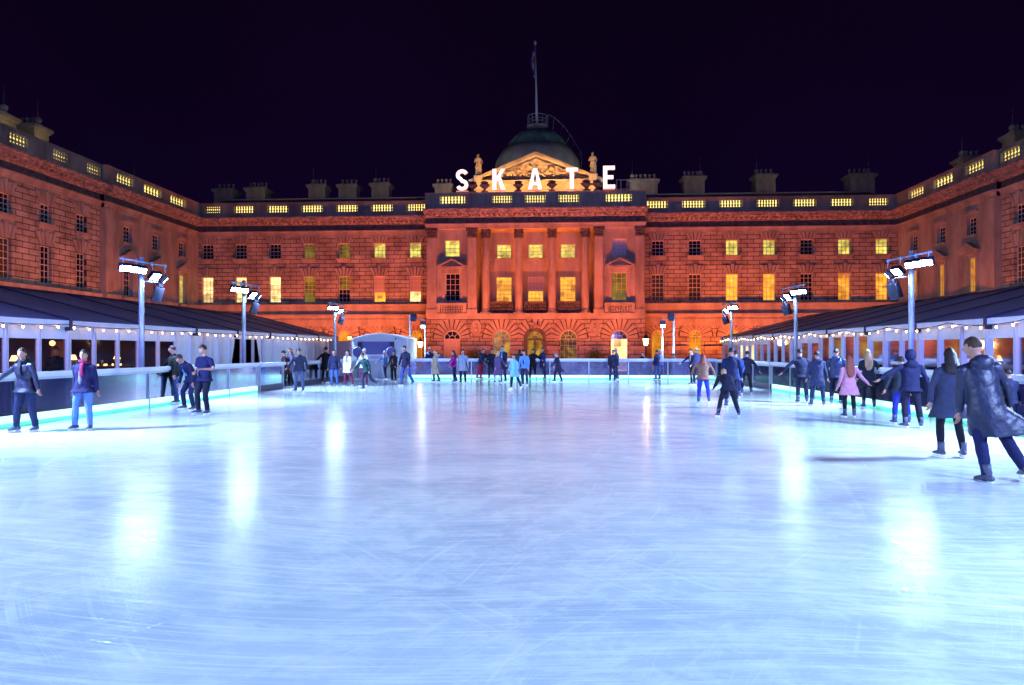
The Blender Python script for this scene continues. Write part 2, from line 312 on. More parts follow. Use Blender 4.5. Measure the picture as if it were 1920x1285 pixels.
# ---------------------------------------------------------------- palace
D = 66.0; XL, XR = -35.45, 32.74; YC = 63.4; CX = -1.55
def Tf(Y): return lambda p: V((p.x, Y-p.z, p.y))       # (u, v, w outwards) on a wall that faces the camera
def Tl(X): return lambda p: V((X+p.z, p.x, p.y))       # on the left wing
def Tr(X): return lambda p: V((X-p.z, p.x, p.y))       # on the right wing
def fb(mb, T, u0, u1, v0, v1, w0, w1): mb.box(u0, u1, v0, v1, w0, w1, T)
def wall_grid(mb, T, u0, u1, v0, v1, holes, depth=.32):
    us = sorted({u0, u1, *[h[0] for h in holes], *[h[1] for h in holes]}); vs = sorted({v0, v1, *[h[2] for h in holes], *[h[3] for h in holes]})
    for a, b in zip(us, us[1:]):
        for c, d in zip(vs, vs[1:]):
            uc, vc = (a+b)/2, (c+d)/2
            if any(h[0] < uc < h[1] and h[2] < vc < h[3] for h in holes): continue
            mb.quad(T(V((a, c, 0))), T(V((b, c, 0))), T(V((b, d, 0))), T(V((a, d, 0))))
    for h in holes:
        a, b, c, d = h[:4]; r = (b-a)/2; m_ = (a+b)/2
        if len(h) > 4:           # round-headed
            N = 14; arc = [(m_-r*math.cos(math.pi*i/N), d-r+r*math.sin(math.pi*i/N)) for i in range(N+1)]
            for p, q in zip(arc, arc[1:]):
                mb.quad(T(V((*p, 0))), T(V((*q, 0))), T(V((q[0], d, 0))), T(V((p[0], d, 0))))
                mb.quad(T(V((*p, 0))), T(V((*q, 0))), T(V((*q, -depth))), T(V((*p, -depth))))
            dd = d-r
        else:
            dd = d; mb.quad(T(V((a, d, 0))), T(V((b, d, 0))), T(V((b, d, -depth))), T(V((a, d, -depth))))
        mb.quad(T(V((a, c, 0))), T(V((a, dd, 0))), T(V((a, dd, -depth))), T(V((a, c, -depth))))
        mb.quad(T(V((b, c, 0))), T(V((b, dd, 0))), T(V((b, dd, -depth))), T(V((b, c, -depth))))
        mb.quad(T(V((a, c, 0))), T(V((b, c, 0))), T(V((b, c, -depth))), T(V((a, c, -depth))))
def flat_arch(mb, T, uc, wd, v, h=.82):      # five splayed stones over a square window
    n_ = 5; g = .035; mi0 = mb.mi; mb.mi = 2; mb.prism([(uc-wd/2, v+.01), (uc+wd/2, v+.01), (uc+wd/2*1.75, v+h-.01), (uc-wd/2*1.75, v+h-.01)], .001, .004, T); mb.mi = mi0
    for i in range(n_):
        a0 = uc-wd/2+wd*i/n_; a1 = uc-wd/2+wd*(i+1)/n_; k = 1.75
        b0 = uc+(a0-uc)*k; b1 = uc+(a1-uc)*k; hh = h+(.12 if i == 2 else 0); ww = .10 if i == 2 else .06
        mb.prism([(a0+g, v), (a1-g, v), (b1-g, v+hh), (b0+g, v+hh)], 0.005, ww+.03, T)
def round_arch(mb, T, uc, r, vs, L=.85, n_=9, top=None, lim=(-99, 99)):
    N = 20; r1 = r+.13+L*.98; cl = lambda u, v: (max(lim[0], min(lim[1], u)), min(v, top) if top else v)
    mi0 = mb.mi; mb.mi = 2
    for i in range(N):
        t0, t1 = math.pi*i/N, math.pi*(i+1)/N; mb.prism([cl(uc+rr*math.cos(tt), vs+rr*math.sin(tt)) for tt, rr in ((t0, r+.1), (t0, r1), (t1, r1), (t1, r+.1))], .001, .004, T)
    mb.mi = mi0
    for i in range(n_):
        t0 = math.pi*i/n_+.035; t1 = math.pi*(i+1)/n_-.035; mid = (t0+t1)/2
        key = i == n_//2; LL = L*(1.12 if key else .8+.25*abs(math.sin(mid))); r0 = r+.13
        P = []
        for tt, rr in ((t0, r0), (t1, r0), (t1, r0+LL), (t0, r0+LL)):
            u = uc+rr*math.cos(tt); v = vs+rr*math.sin(tt)
            if top: v = min(v, top)
            P.append((max(lim[0], min(lim[1], u)), v))
        mb.prism(P, 0.005, .17 if key else .11, T)
    N = 16; P = [(uc+(r+.11)*math.cos(math.pi*i/N), vs+(r+.11)*math.sin(math.pi*i/N)) for i in range(N+1)]; Q = [(uc+r*math.cos(math.pi*i/N), vs+r*math.sin(math.pi*i/N)) for i in range(N+1)]
    for i in range(N): mb.prism([P[i], P[i+1], Q[i+1], Q[i]], .002, .11, T)
def bars(mb, T, u0, u1, v0, v1, w, nu, nv, t=.035, edge=.055):
    d = .05
    fb(mb, T, u0, u0+edge, v0, v1, w, w+d); fb(mb, T, u1-edge, u1, v0, v1, w, w+d); fb(mb, T, u0+edge, u1-edge, v0, v0+edge, w, w+d); fb(mb, T, u0+edge, u1-edge, v1-edge, v1, w, w+d)
    for i in range(1, nu): u = u0+(u1-u0)*i/nu; fb(mb, T, u-t/2, u+t/2, v0+edge, v1-edge, w+.004, w+.036)
    for j in range(1, nv): v = v0+(v1-v0)*j/nv; tt = t*1.7 if j*2 == nv else t; fb(mb, T, u0+edge, u1-edge, v-tt/2, v+tt/2, w+.008, w+.04)
def window(par, T, uc, wd, v0, v1, style, nu=3, nv=4, sill=True, depth=.3):
    u0, u1 = uc-wd/2, uc+wd/2; w = -depth+.02
    mb = MB(); bars(mb, T, u0, u1, v0, v1, w, nu, nv); fr = mb.build('window', M['frame'], par)
    main = style.split('+')[0]
    q = MB(); q.quad(T(V((u0, v0, w-.01))), T(V((u1, v0, w-.01))), T(V((u1, v1, w-.01))), T(V((u0, v1, w-.01)))); q.build('pane', M[main], fr)
    if '+' in style:          # blind drawn over the top
        k, fr_ = style.split('+')[1].split(':'); vb = v1-(v1-v0)*float(fr_)
        MB().box(u0+.03, u1-.03, vb, v1-.02, w-.008, w-.003, T).build('blind', M[k], fr)
    if sill:
        s = MB(); fb(s, T, u0-.16, u1+.16, v0-.20, v0-.002, .002, .20); fb(s, T, u0-.10, u1+.10, v0-.42, v0-.202, .002, .09); s.build('sill', M['stone'], fr)
    return fr
def arch_window(par, T, uc, r, v0, v1, style, sunburst=True):
    vs = v1-r; w = -.28; mb = MB(); N = 16
    for i in range(N):
        t0, t1 = math.pi*i/N, math.pi*(i+1)/N
        mb.prism([(uc+r*math.cos(t0), vs+r*math.sin(t0)), (uc+r*math.cos(t1), vs+r*math.sin(t1)), (uc+(r-.07)*math.cos(t1), vs+(r-.07)*math.sin(t1)), (uc+(r-.07)*math.cos(t0), vs+(r-.07)*math.sin(t0))], w, w+.06, T)
        if sunburst: mb.prism([(uc+r*.42*math.cos(t0), vs+r*.42*math.sin(t0)), (uc+r*.42*math.cos(t1), vs+r*.42*math.sin(t1)), (uc+(r*.36)*math.cos(t1), vs+(r*.36)*math.sin(t1)), (uc+(r*.36)*math.cos(t0), vs+(r*.36)*math.sin(t0))], w, w+.04, T)
    for a in (45, 90, 135):
        c, s_ = math.cos(R(a)), math.sin(R(a)); k = .018
        mb.prism([(uc+r*.42*c-k*s_, vs+r*.42*s_+k*c), (uc+r*.42*c+k*s_, vs+r*.42*s_-k*c), (uc+(r-.06)*c+k*s_, vs+(r-.06)*s_-k*c), (uc+(r-.06)*c-k*s_, vs+(r-.06)*s_+k*c)], w, w+.036, T)
    bars(mb, T, uc-r, uc+r, v0, vs, w, 4, 5, .026, .05)
    fr = mb.build('window', M['frame'], par)
    main = style.split('+')[0]; q = MB(); P = [(uc-r, v0), (uc+r, v0)]+[(uc+r*math.cos(math.pi*i/N), vs+r*math.sin(math.pi*i/N)) for i in range(N+1)]
    q.add([T(V((*p, w-.01))) for p in P], [tuple(range(len(P)))]); q.build('pane', M[main], fr)
    if '+' in style:
        k = style.split('+')[1]; MB().box(uc-r+.03, uc+r-.03, v0, vs, w-.008, w-.003, T).build('blind', M[k], fr)
    return fr
def entab(T, u0, u1, par, proj=.0, ends=True):     # architrave, frieze, modillion cornice along a wall plane
    p = proj; mb = MB()
    fb(mb, T, u0, u1, 12.85, 13.05, .002, .10+p); fb(mb, T, u0, u1, 13.05, 13.20, .002, .16+p); fb(mb, T, u0-.05, u1+.05, 13.20, 13.32, .002, .32+p)
    mb.build('architrave', M['stone'], par)
    mb = MB(); fb(mb, T, u0, u1, 13.321, 13.88, .002, .06+p); mb.build('frieze', M['soot_shade'], par)  # shade above the architrave is put into the frieze colour
    mb = MB(); fb(mb, T, u0-.04, u1+.04, 13.881, 14.02, .002, .26+p); fb(mb, T, u0-.1, u1+.1, 14.24, 14.44, .002, .82+p); fb(mb, T, u0-.14, u1+.14, 14.441, 14.60, .002, .96+p)
    k = int((u1-u0)/.46); st = (u1-u0)/k
    for i in range(k): fb(mb, T, u0+st*(i+.22), u0+st*(i+.78), 14.021, 14.239, .002, .70+p)
    fb(mb, T, u0, u1, 14.022, 14.238, .001, .20+p)
    mb.build('cornice', M['carved'], par)
BALP = [(.055, 0), (.10, .02), (.10, .05), (.05, .09), (.105, .18), (.115, .24), (.05, .34), (.045, .37), (.10, .47), (.095, .53), (.05, .62), (.095, .66), (.095, .70)]
def balustrade(T, u0, u1, opens, par, w=.35, glow=True, n8=8):
    mb = MB(); fb(mb, T, u0, u1, 14.601, 15.14, w-.30, w); fb(mb, T, u0, u1, 14.601, 14.72, w-.3, w+.10)
    o = sorted(opens); edges = [u0]+[x for a in o for x in a]+[u1]
    for a, b in zip(edges[::2], edges[1::2]):
        if b-a < .05: continue
        fb(mb, T, a, b, 15.141, 15.86, w-.30, w)
        if b-a > .5: fb(mb, T, a+.12, b-.12, 15.22, 15.78, w+.001, w+.035)
        if b-a > 1.1: fb(mb, T, a+.02, a+.16, 15.141, 15.86, w+.001, w+.06); fb(mb, T, b-.16, b-.02, 15.141, 15.86, w+.001, w+.06)
    fb(mb, T, u0, u1, 15.861, 16.0, w-.34, w+.04); fb(mb, T, u0, u1, 16.001, 16.12, w-.38, w+.09)
    mb.build('parapet', M['stone'], par)
    for a, b in o:
        q = MB(); st = (b-a)/n8
        for i in range(n8):
            c = T(V((a+st*(i+.5), 15.141, w-.15))); q.lathe([(r*.98, z*1.02) for r, z in BALP], c, 8)
        q.build('balusters', M['stone'], par, True)
        if glow:
            g = MB(); fb(g, T, a+.03, b-.03, 15.17, 15.82, w-.335, w-.305); g.build('gutter_light', M['balglow'], par)
GREEN = 'bay windows of the palace'
front = thing('palace_front_wing', (CX, D, -.8), 'amber lit stone palace range with columns and pediment behind the rink', 'palace')
T = Tf(D)
LW = [-34.14, -30.74, -27.28, -23.82, -20.35, -16.82, -13.30]; RW = [10.17, 13.68, 17.16, 20.63, 24.1, 27.56, 31.0]
LU = ['glassdark', 'glassdark', 'glassdark', 'olive', 'olive', 'lime', 'lime']; LLw = ['bright', 'bright', 'bright', 'olive', 'glassdark+olive:.5', 'orange+blind:.62', 'bright+blind:.6']
RU = ['glassdark', 'glassdark', 'lime', 'lime', 'glassdark', 'lime', 'lime']; RLw = ['glassdim', 'glassdim', 'orange', 'orange', 'glassdark', 'orange', 'orange']
GL = [-34.5, -30.9, -27.35, -23.9, -20.35, -16.79, -13.21]; GR = [10.18, 13.74, 17.26, 20.8, 24.3, 27.8, 31.2]
W2 = .58; BL, BR = -11.68, 8.57
def side_wall(u0, u1, wins, st_u, st_l, arches, stl):
    holes = [(u-W2, u+W2, 10.65, 12.1) for u in wins]+[(u-W2, u+W2, 6.32, 8.86) for u in wins]+[(u-.6, u+.6, -.4, 3.52, 1) for u in arches]
    mb = MB(); wall_grid(mb, T, u0, u1, -.8, 12.85, [h for h in holes]); mb.mi = 1
    for u in wins: flat_arch(mb, T, u, 2*W2, 12.1, .68); flat_arch(mb, T, u, 2*W2, 8.86)
    for u in arches: round_arch(mb, T, u, .6, 2.92, .95, 9, 3.93, (u-1.68, u+1.68))
    mb.build('wall', [M['rx'], M['stone'], M['joint']], front)
    mb = MB(); fb(mb, T, u0, u1, 3.94, 4.62, .002, .12); fb(mb, T, u0, u1, 4.621, 4.86, .002, .05); fb(mb, T, u0, u1, 4.861, 5.10, .002, .42); fb(mb, T, u0, u1, 5.101, 5.46, .002, .14); fb(mb, T, u0, u1, 5.461, 5.98, .002, .26); fb(mb, T, u0, u1, 5.981, 6.10, .002, .34)
    e = [u0]+sorted(x for a in arches for x in (a-.78, a+.78))+[u1]
    for a, b in zip(e[::2], e[1::2]):
        if b > a+.1: fb(mb, T, a, b, 1.62, 1.86, .002, .16); fb(mb, T, a, b, 1.861, 2.02, .002, .24)
    mb.build('string_course', M['stone'], front)
    for u, s in zip(wins, st_u): window(front, T, u, 2*W2, 10.65, 12.1, s, 3, 4)
    for u, s in zip(wins, st_l): window(front, T, u, 2*W2, 6.32, 8.86, s, 3, 6, sill=False)
    for u, s in zip(arches, stl): arch_window(front, T, u, .6, -.4, 3.52, s)
side_wall(XL, BL, LW, LU, LLw, GL, ['gold']*7)
side_wall(BR, XR, RW, RU, RLw, GR, ['gold']*7)
for a, b in ((XL, BL-.0), (BR, XR)): entab(T, a, b, front)
balustrade(T, XL+.4, BL, [(-34.2, -32.6), (-31.31, -29.22), (-27.94, -25.81), (-24.54, -22.37), (-21.05, -18.89), (-17.58, -15.44), (-14.09, -12.1)], front)
balustrade(T, BR, XR-.4, [(8.91, 11.06), (12.4, 14.58), (15.91, 18.03), (19.36, 21.41), (22.73, 24.87), (26.13, 28.26), (29.56, 31.44)], front)
# centre block, standing 2.6 m forward
TC_ = Tf(YC); T5 = Tf(YC); LG0, LG1 = -6.95, 3.96           # loggia opening
arC = [(-9.29, .78), (-4.63, .8), (-1.53, .92), (1.58, .8), (6.24, .78)]
mb = MB(); wall_grid(mb, TC_, BL, BR, -.8, 4.5, [(u-r, u+r, -.4, 3.45+(r-.78), 1) for u, r in arC]); mb.mi = 1
LM = [(-11.6, -7.55), (-6.45, -3.1), (-3.06, .01), (.05, 3.42), (4.5, 8.5)]
for (u, r), lm in zip(arC, LM): round_arch(mb, TC_, u, r, 3.45+(r-.78)-r, .95, 11, 4.48, lm)
mb.mi = 0
for x in (BL, BR): mb.quad((x, YC, -.8), (x, D, -.8), (x, D, 16), (x, YC, 16))
mb.mi = 1
wall_grid(mb, TC_, BL, LG0, 4.5, 12.99, [(-9.98, -8.56, 10.36, 11.9), (-9.92, -8.56, 6.2, 8.78)])
wall_grid(mb, TC_, LG1, BR, 4.5, 12.99, [(5.56, 6.94, 10.36, 11.9), (5.56, 6.94, 6.2, 8.78)])
mb.mi = 1
RWu = [-4.6, -1.535, 1.58]
wall_grid(mb, T, LG0, LG1, 5.0, 12.99, [(u-.71, u+.71, 10.52, 11.86) for u in RWu]+[(u-.76, u+.76, 6.2, 8.71) for u in RWu])
for x in (LG0, LG1): mb.quad((x, YC, 5), (x, D, 5), (x, D, 12.99), (x, YC, 12.99))
mb.quad((LG0, YC, 12.99), (LG1, YC, 12.99), (LG1, D, 12.99), (LG0, D, 12.99)); mb.quad((LG0, YC, 5.0), (LG1, YC, 5.0), (LG1, D, 5.0), (LG0, D, 5.0))
mb.build('wall', [M['rx'], M['stone'], M['joint']], front)
mb = MB(); fb(mb, TC_, BL, BR, 4.50, 4.78, .002, .14); fb(mb, TC_, BL, BR, 4.781, 5.02, .002, .36)
e = [BL]+sorted(x for a, r in arC for x in (a-r-.2, a+r+.2))+[BR]
for a, b in zip(e[::2], e[1::2]): fb(mb, TC_, a, b, 1.62, 1.86, .002, .16); fb(mb, TC_, a, b, 1.861, 2.02, .002, .26)
mb.build('string_course', M['stone'], front)
entab(TC_, BL, BR, front, .45)
CO = [(-10.34, -7.96), (-5.49, -3.62), (-2.44, -.54), (.63, 2.53), (4.95, 7.31)]
balustrade(TC_, BL, BR, CO, front, .85)
stC = ['glassdark+blind', 'oliveg', 'oliveg', 'shopdark', 'glassdark+bright']
for (u, r), s in zip(arC, stC): arch_window(front, TC_, u, r, -.4, 3.45+(r-.78), s)
# dark double door frame in the middle arch
mb = MB(); r = .92; vs = 3.59-.92
for i in range(16):
    t0, t1 = math.pi*i/16, math.pi*(i+1)/16
    mb.prism([(-1.53+rr*math.cos(t_), vs+rr*math.sin(t_)) for t_, rr in ((t0, r+.12), (t1, r+.12), (t1, r-.22), (t0, r-.22))], -.22, .16, TC_)
for a, b in ((-1.53-r-.12, -1.53-r+.22), (-1.53+r-.22, -1.53+r+.12), (-1.60, -1.46)): fb(mb, TC_, a, b, -.8, vs, -.22, .16 if b-a > .2 else -.12)
fb(mb, TC_, -2.2, -.9, vs-.14, vs+.04, -.22, -.1); fb(mb, TC_, -2.2, -.9, -.8, 1.0, -.22, -.13)
mb.build('door', M['soot_shade'], front)
window(front, TC_, -9.27, 1.40, 10.36, 11.9, 'lime', 3, 4, sill=False); window(front, TC_, 6.25, 1.38, 10.36, 11.9, 'lilac', 3, 4, sill=False)
window(front, TC_, -9.24, 1.36, 6.2, 8.78, 'glassdark', 3, 5, sill=False); window(front, TC_, 6.25, 1.38, 6.2, 8.78, 'olive', 3, 5, sill=False)
for u, a, b in zip(RWu, ('lime', 'lime', 'lime'), ('orange', 'orange+blind:.55', 'orange')):
    window(front, T, u, 1.42, 10.52, 11.86, a, 3, 4); window(front, T, u, 1.52, 6.2, 8.71, b, 4, 6, sill=False)
# hooded window surrounds on the two end bays
for u in (-9.26, 6.25):
    q = MB()
    for s in (-1, 1): fb(q, TC_, *sorted((u+s*.72, u+s*.98)), 6.1, 9.0, .002, .10)
    fb(q, TC_, u-1.0, u+1.0, 8.82, 9.2, .002, .12); fb(q, TC_, u-1.2, u+1.2, 9.2, 9.4, .002, .5)
    q.prism([(u-1.28, 9.4), (u+1.28, 9.4), (u, 10.08)], .002, .12, TC_)
    for s in (-1, 1): q.prism([(u, 10.14), (u+s*1.36, 9.42), (u+s*1.30, 9.30), (u, 9.98)], .12, .58, TC_)
    for s in (-1, 1): fb(q, TC_, u+s*.85-.13, u+s*.85+.13, 8.75, 9.2, .12, .4)
    q.build('window_hood', M['stone'], front)
    q = MB(); fb(q, TC_, u-1.4, u+1.4, 5.75, 5.98, .002, .55)
    for s in (-1, 1): fb(q, TC_, u+s*1.22-.16, u+s*1.22+.16, 5.1, 5.75, .002, .48)
    for k in range(9): q.lathe([(r_*.9, z*.85) for r_, z in BALP], TC_(V((u-.95+k*.2375, 5.12, .3))), 6)
    q.build('balcony', M['stone'], front)
# balconies in front of the recessed windows, their own shade put into the dark colour
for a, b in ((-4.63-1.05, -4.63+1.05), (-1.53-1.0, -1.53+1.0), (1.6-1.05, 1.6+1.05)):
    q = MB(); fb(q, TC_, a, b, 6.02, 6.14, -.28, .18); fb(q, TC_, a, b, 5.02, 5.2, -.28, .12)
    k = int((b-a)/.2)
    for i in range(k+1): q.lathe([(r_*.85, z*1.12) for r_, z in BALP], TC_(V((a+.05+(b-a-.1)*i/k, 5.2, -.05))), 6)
    q.build('balcony', M['soot_shade'], front)
def capital(mb, c, r):
    mb.lathe([(r*.98, 0), (r*1.12, .04), (r*.98, .08), (r*1.02, .3), (r*1.15, .55), (r*1.45, .78), (r*1.5, .8)], c, 14)
    for lv, zz, rr in ((0, .14, 1.12), (1, .42, 1.26)):
        for k in range(8):
            a = 2*math.pi*(k+.5*lv)/8; mb.ball((c[0]+r*rr*math.cos(a), c[1]+r*rr*math.sin(a), c[2]+zz), (.09, .09, .17), 6, 5); mb.ball((c[0]+r*(rr+.12)*math.cos(a), c[1]+r*(rr+.12)*math.sin(a), c[2]+zz+.14), .065, 6, 4)
    for k in range(4):
        a = math.pi/4+k*math.pi/2; mb.ball((c[0]+r*1.5*math.cos(a), c[1]+r*1.5*math.sin(a), c[2]+.7), .12, 6, 5)
    mb.box(c[0]-r*1.45, c[0]+r*1.45, c[1]-r*1.45, c[1]+r*1.45, c[2]+.8, c[2]+.93)
for x in (-6.12, -3.05, .06, 3.12):
    c = (x, YC-.02+.2, 5.02); r = .345
    q = MB(); q.box(x-.5, x+.5, c[1]-.5, c[1]+.5, 5.02, 5.16); q.lathe([(.48, .14), (.5, .2), (.48, .26), (.40, .29), (.44, .34), (.42, .38), (r*1.02, .42), (r*1.02, .46), (r, .48), (r, .54), (r, 1.5), (r, 2.8), (r*.97, 4.5), (r*.92, 5.8), (r*.86, 6.9), (r*.86, 6.96), (r*.86, 7.03)], c, 20)
    o = q.build('column', M['stone'], front, True); q = MB(); capital(q, (x, c[1], 12.05), r*.9); q.build('capital', M['soot_shade'], o, True)
for x, wd in ((-11.15, .92), (-7.36, .82), (4.34, .78), (8.1, .8)):
    q = MB(); fb(q, TC_, x-wd/2, x+wd/2, 5.4, 12.05, .002, .34); fb(q, TC_, x-wd/2-.08, x+wd/2+.08, 5.02, 5.4, .002, .44)
    o = q.build('pilaster', M['stone'], front); q = MB(); y = YC-.22
    for zz in (0, .28, .54):
        for k in range(4): q.ball((x-wd/2+wd*(k+.5)/4, y-.2-zz*.12, 12.2+zz), (.12, .12, .16), 6, 5)
    fb(q, TC_, x-wd/2, x+wd/2, 12.051, 12.85, .002, .38); fb(q, TC_, x-wd/2-.14, x+wd/2+.14, 12.85, 12.98, .002, .56)
    for s in (-1, 1): q.ball((x+s*(wd/2+.03), y-.24, 12.75), .13, 6, 5)
    q.build('capital', M['soot_shade'], o)
for x in (-7.0, 3.99):      # carved oval medallions between the arches
    q = MB(); N = 20; cz = 3.72; ou = [(x+.48*math.cos(2*math.pi*i/N), cz+.68*math.sin(2*math.pi*i/N)) for i in range(N)]; inn = [(x+.34*math.cos(2*math.pi*i/N), cz+.53*math.sin(2*math.pi*i/N)) for i in range(N)]
    for i in range(N): q.prism([ou[i], ou[(i+1) % N], inn[(i+1) % N], inn[i]], .002, .2, TC_)
    q.prism(inn, .002, .09, TC_); q.ball((x, YC-.12, cz+.18), (.15, .1, .17), 8, 6); q.ball((x, YC-.1, cz-.18), (.24, .08, .2), 8, 6)
    q.build('medallion', M['stone'], front)
q = MB()                      # carved keystone swag over the door and the frame above
for k in range(14): q.ball((-1.53+random.uniform(-.5, .5), YC-.2-random.uniform(0, .12), 4.35-random.uniform(0, .62)), (random.uniform(.07, .16), .1, random.uniform(.1, .22)), 6, 5)
q.build('carved_keystone', M['carved'], front)
# roofs, pediment
q = MB(); q.quad((XL, D+.5, 15.5), (XR, D+.5, 15.5), (XR, D+6.5, 17.9), (XL, D+6.5, 17.9)); q.quad((XL, D+6.5, 17.9), (XR, D+6.5, 17.9), (XR, D+14, 15), (XL, D+14, 15))
q.quad((BL, YC, 15), (BR, YC, 15), (BR, D+.5, 15), (BL, D+.5, 15))
roof = q.build('roof', M['slate'], front); MB().box(XL, XR, D+6.4, D+6.6, 17.91, 18.02).build('ridge', M['lead'], roof)
PY = 68.5; TP = Tf(PY); pc = -1.57; q = MB(); fb(q, TP, -7.75, 4.65, 15.4, 18.35, -3, 0); fb(q, TP, -7.9, 4.8, 16.9, 17.05, .002, .1); fb(q, TP, -7.9, 4.8, 17.6, 17.68, .002, .05)
ped = q.build('pediment', M['stone'], front)
q = MB(); q.prism([(-7.2, 18.62), (4.1, 18.62), (pc, 20.85)], -.3, .06, TP)
rr = random.Random(3)
for k in range(46):
    u = rr.uniform(-5.6, 2.5); top = 18.7+(1-abs(u-pc)/5.6)*1.85; v = rr.uniform(18.75, max(18.8, top-.15)); a = rr.uniform(0, 3.14)
    q.ball((u, PY-.1, v), (rr.uniform(.12, .34), .2, rr.uniform(.08, .2)), 7, 5, Matrix.Rotation(a, 3, 'Y'))
q.build('tympanum', M['relief'], ped)
q = MB(); fb(q, TP, -8.2, 5.05, 18.36, 18.6, .0, .55)
for s in (-1, 1): q.prism([(pc, 21.35), (pc+s*6.75, 18.62), (pc+s*6.25, 18.56), (pc, 21.02)], -3, .62, TP)
q.build('pediment_cornice', M['stone'], ped)
# dome
dc = (-1.6, 78, 0); q = MB(); q.lathe([(5.0, 16), (5.0, 20.5), (4.85, 22.6), (4.75, 23.0), (4.45, 23.5), (3.95, 24.3), (3.7, 24.35)], dc, 40); dm = q.build('dome', M['stone'], front, True)
q = MB(); q.lathe([(3.72, 24.1), (3.66, 24.35), (3.45, 24.75), (3.4, 24.78), (3.2, 25.15), (2.8, 25.65), (2.26, 26.1), (1.6, 26.45), (1.1, 26.62)], dc, 40)
for k in range(20):
    a = 2*math.pi*k/20; q.tube([(dc[0]+r_*math.cos(a), dc[1]+r_*math.sin(a), z) for r_, z in ((3.46, 24.75), (3.22, 25.15), (2.82, 25.65), (2.28, 26.1), (1.62, 26.45))], [.04]*5, 5)
q.build('dome_cap', M['copper'], dm, True)
q = MB(); q.lathe([(1.12, 26.55), (1.2, 26.6), (1.15, 27.1), (1.25, 27.15)], dc, 24); q.build('lantern_base', M['stone'], dm)
q = MB()
for zz in (27.5, 27.85, 28.28): q.tube([(dc[0]+1.12*math.cos(2*math.pi*k/24), dc[1]+1.12*math.sin(2*math.pi*k/24), zz) for k in range(25)], [.028]*25, 5, (0, 0, 1))
for k in range(12): a = 2*math.pi*k/12; x, y = dc[0]+1.12*math.cos(a), dc[1]+1.12*math.sin(a); q.tube([(x, y, 27.1), (x, y, 28.28)], [.025]*2, 5)
q.build('gallery_rail', M['lead'], dm)
q = MB(); prof = [(1.2, 28.2), (1.9, 27.9), (2.9, 26.95), (3.7, 25.9), (4.3, 24.9), (4.9, 23.9), (5.0, 22.4)]; pr0 = [(1.2, 27.2), (1.75, 26.5), (2.6, 26.0), (3.35, 25.1), (3.8, 24.5), (4.6, 23.4), (4.95, 22.2)]
q.tube([(dc[0]+a, 77.2, b) for a, b in prof], [.03]*7, 5)
for (a, b), (c, d) in zip(prof, pr0): q.tube([(dc[0]+a, 77.2, b), (dc[0]+c, 77.2, d)], [.02]*2, 5)
q.build('stair_rail', M['lead'], dm)
# flagpole and its slack flag
fp = thing('flagpole', (-1.65, 78, 27.1), 'tall white flagpole rising from the top of the dome', 'flagpole')
q = MB(); q.tube([(-1.65, 78, 27.1), (-1.72, 78, 30), (-1.84, 78, 36.6)], [.15, .13, .07], 10); q.build('pole', M['rail'], fp, True)
q = MB(); q.lathe([(.09, 0), (.17, .05), (.17, .12), (.08, .16), (.16, .24), (.14, .36), (.02, .42)], (-1.84, 78, 36.5), 10); q.build('finial', M['rail'], fp, True)
q = MB(); N = 12
for k, mi in ((0, 0), (1, 2), (2, 1)):
    q.mi = mi; vs = []
    for i in range(N+1):
        v = 35.9-3.2*i/N; x = -1.88-.05*k-.26*math.sin(math.pi*min(1, i/N*1.15))**1.2*(.5+.35*k); y = 78+.09*math.sin(i*1.3+k*2)
        vs += [V((x-.1, y-.04, v)), V((x+.12, y+.05, v))]
    q.add(vs, [(2*i, 2*i+1, 2*i+3, 2*i+2) for i in range(N)])
tag(q.build('flag', [M['flagred'], M['flagblue'], M['flagwhite']], None), 'slack red white and blue flag hanging beside the flagpole', 'flag')
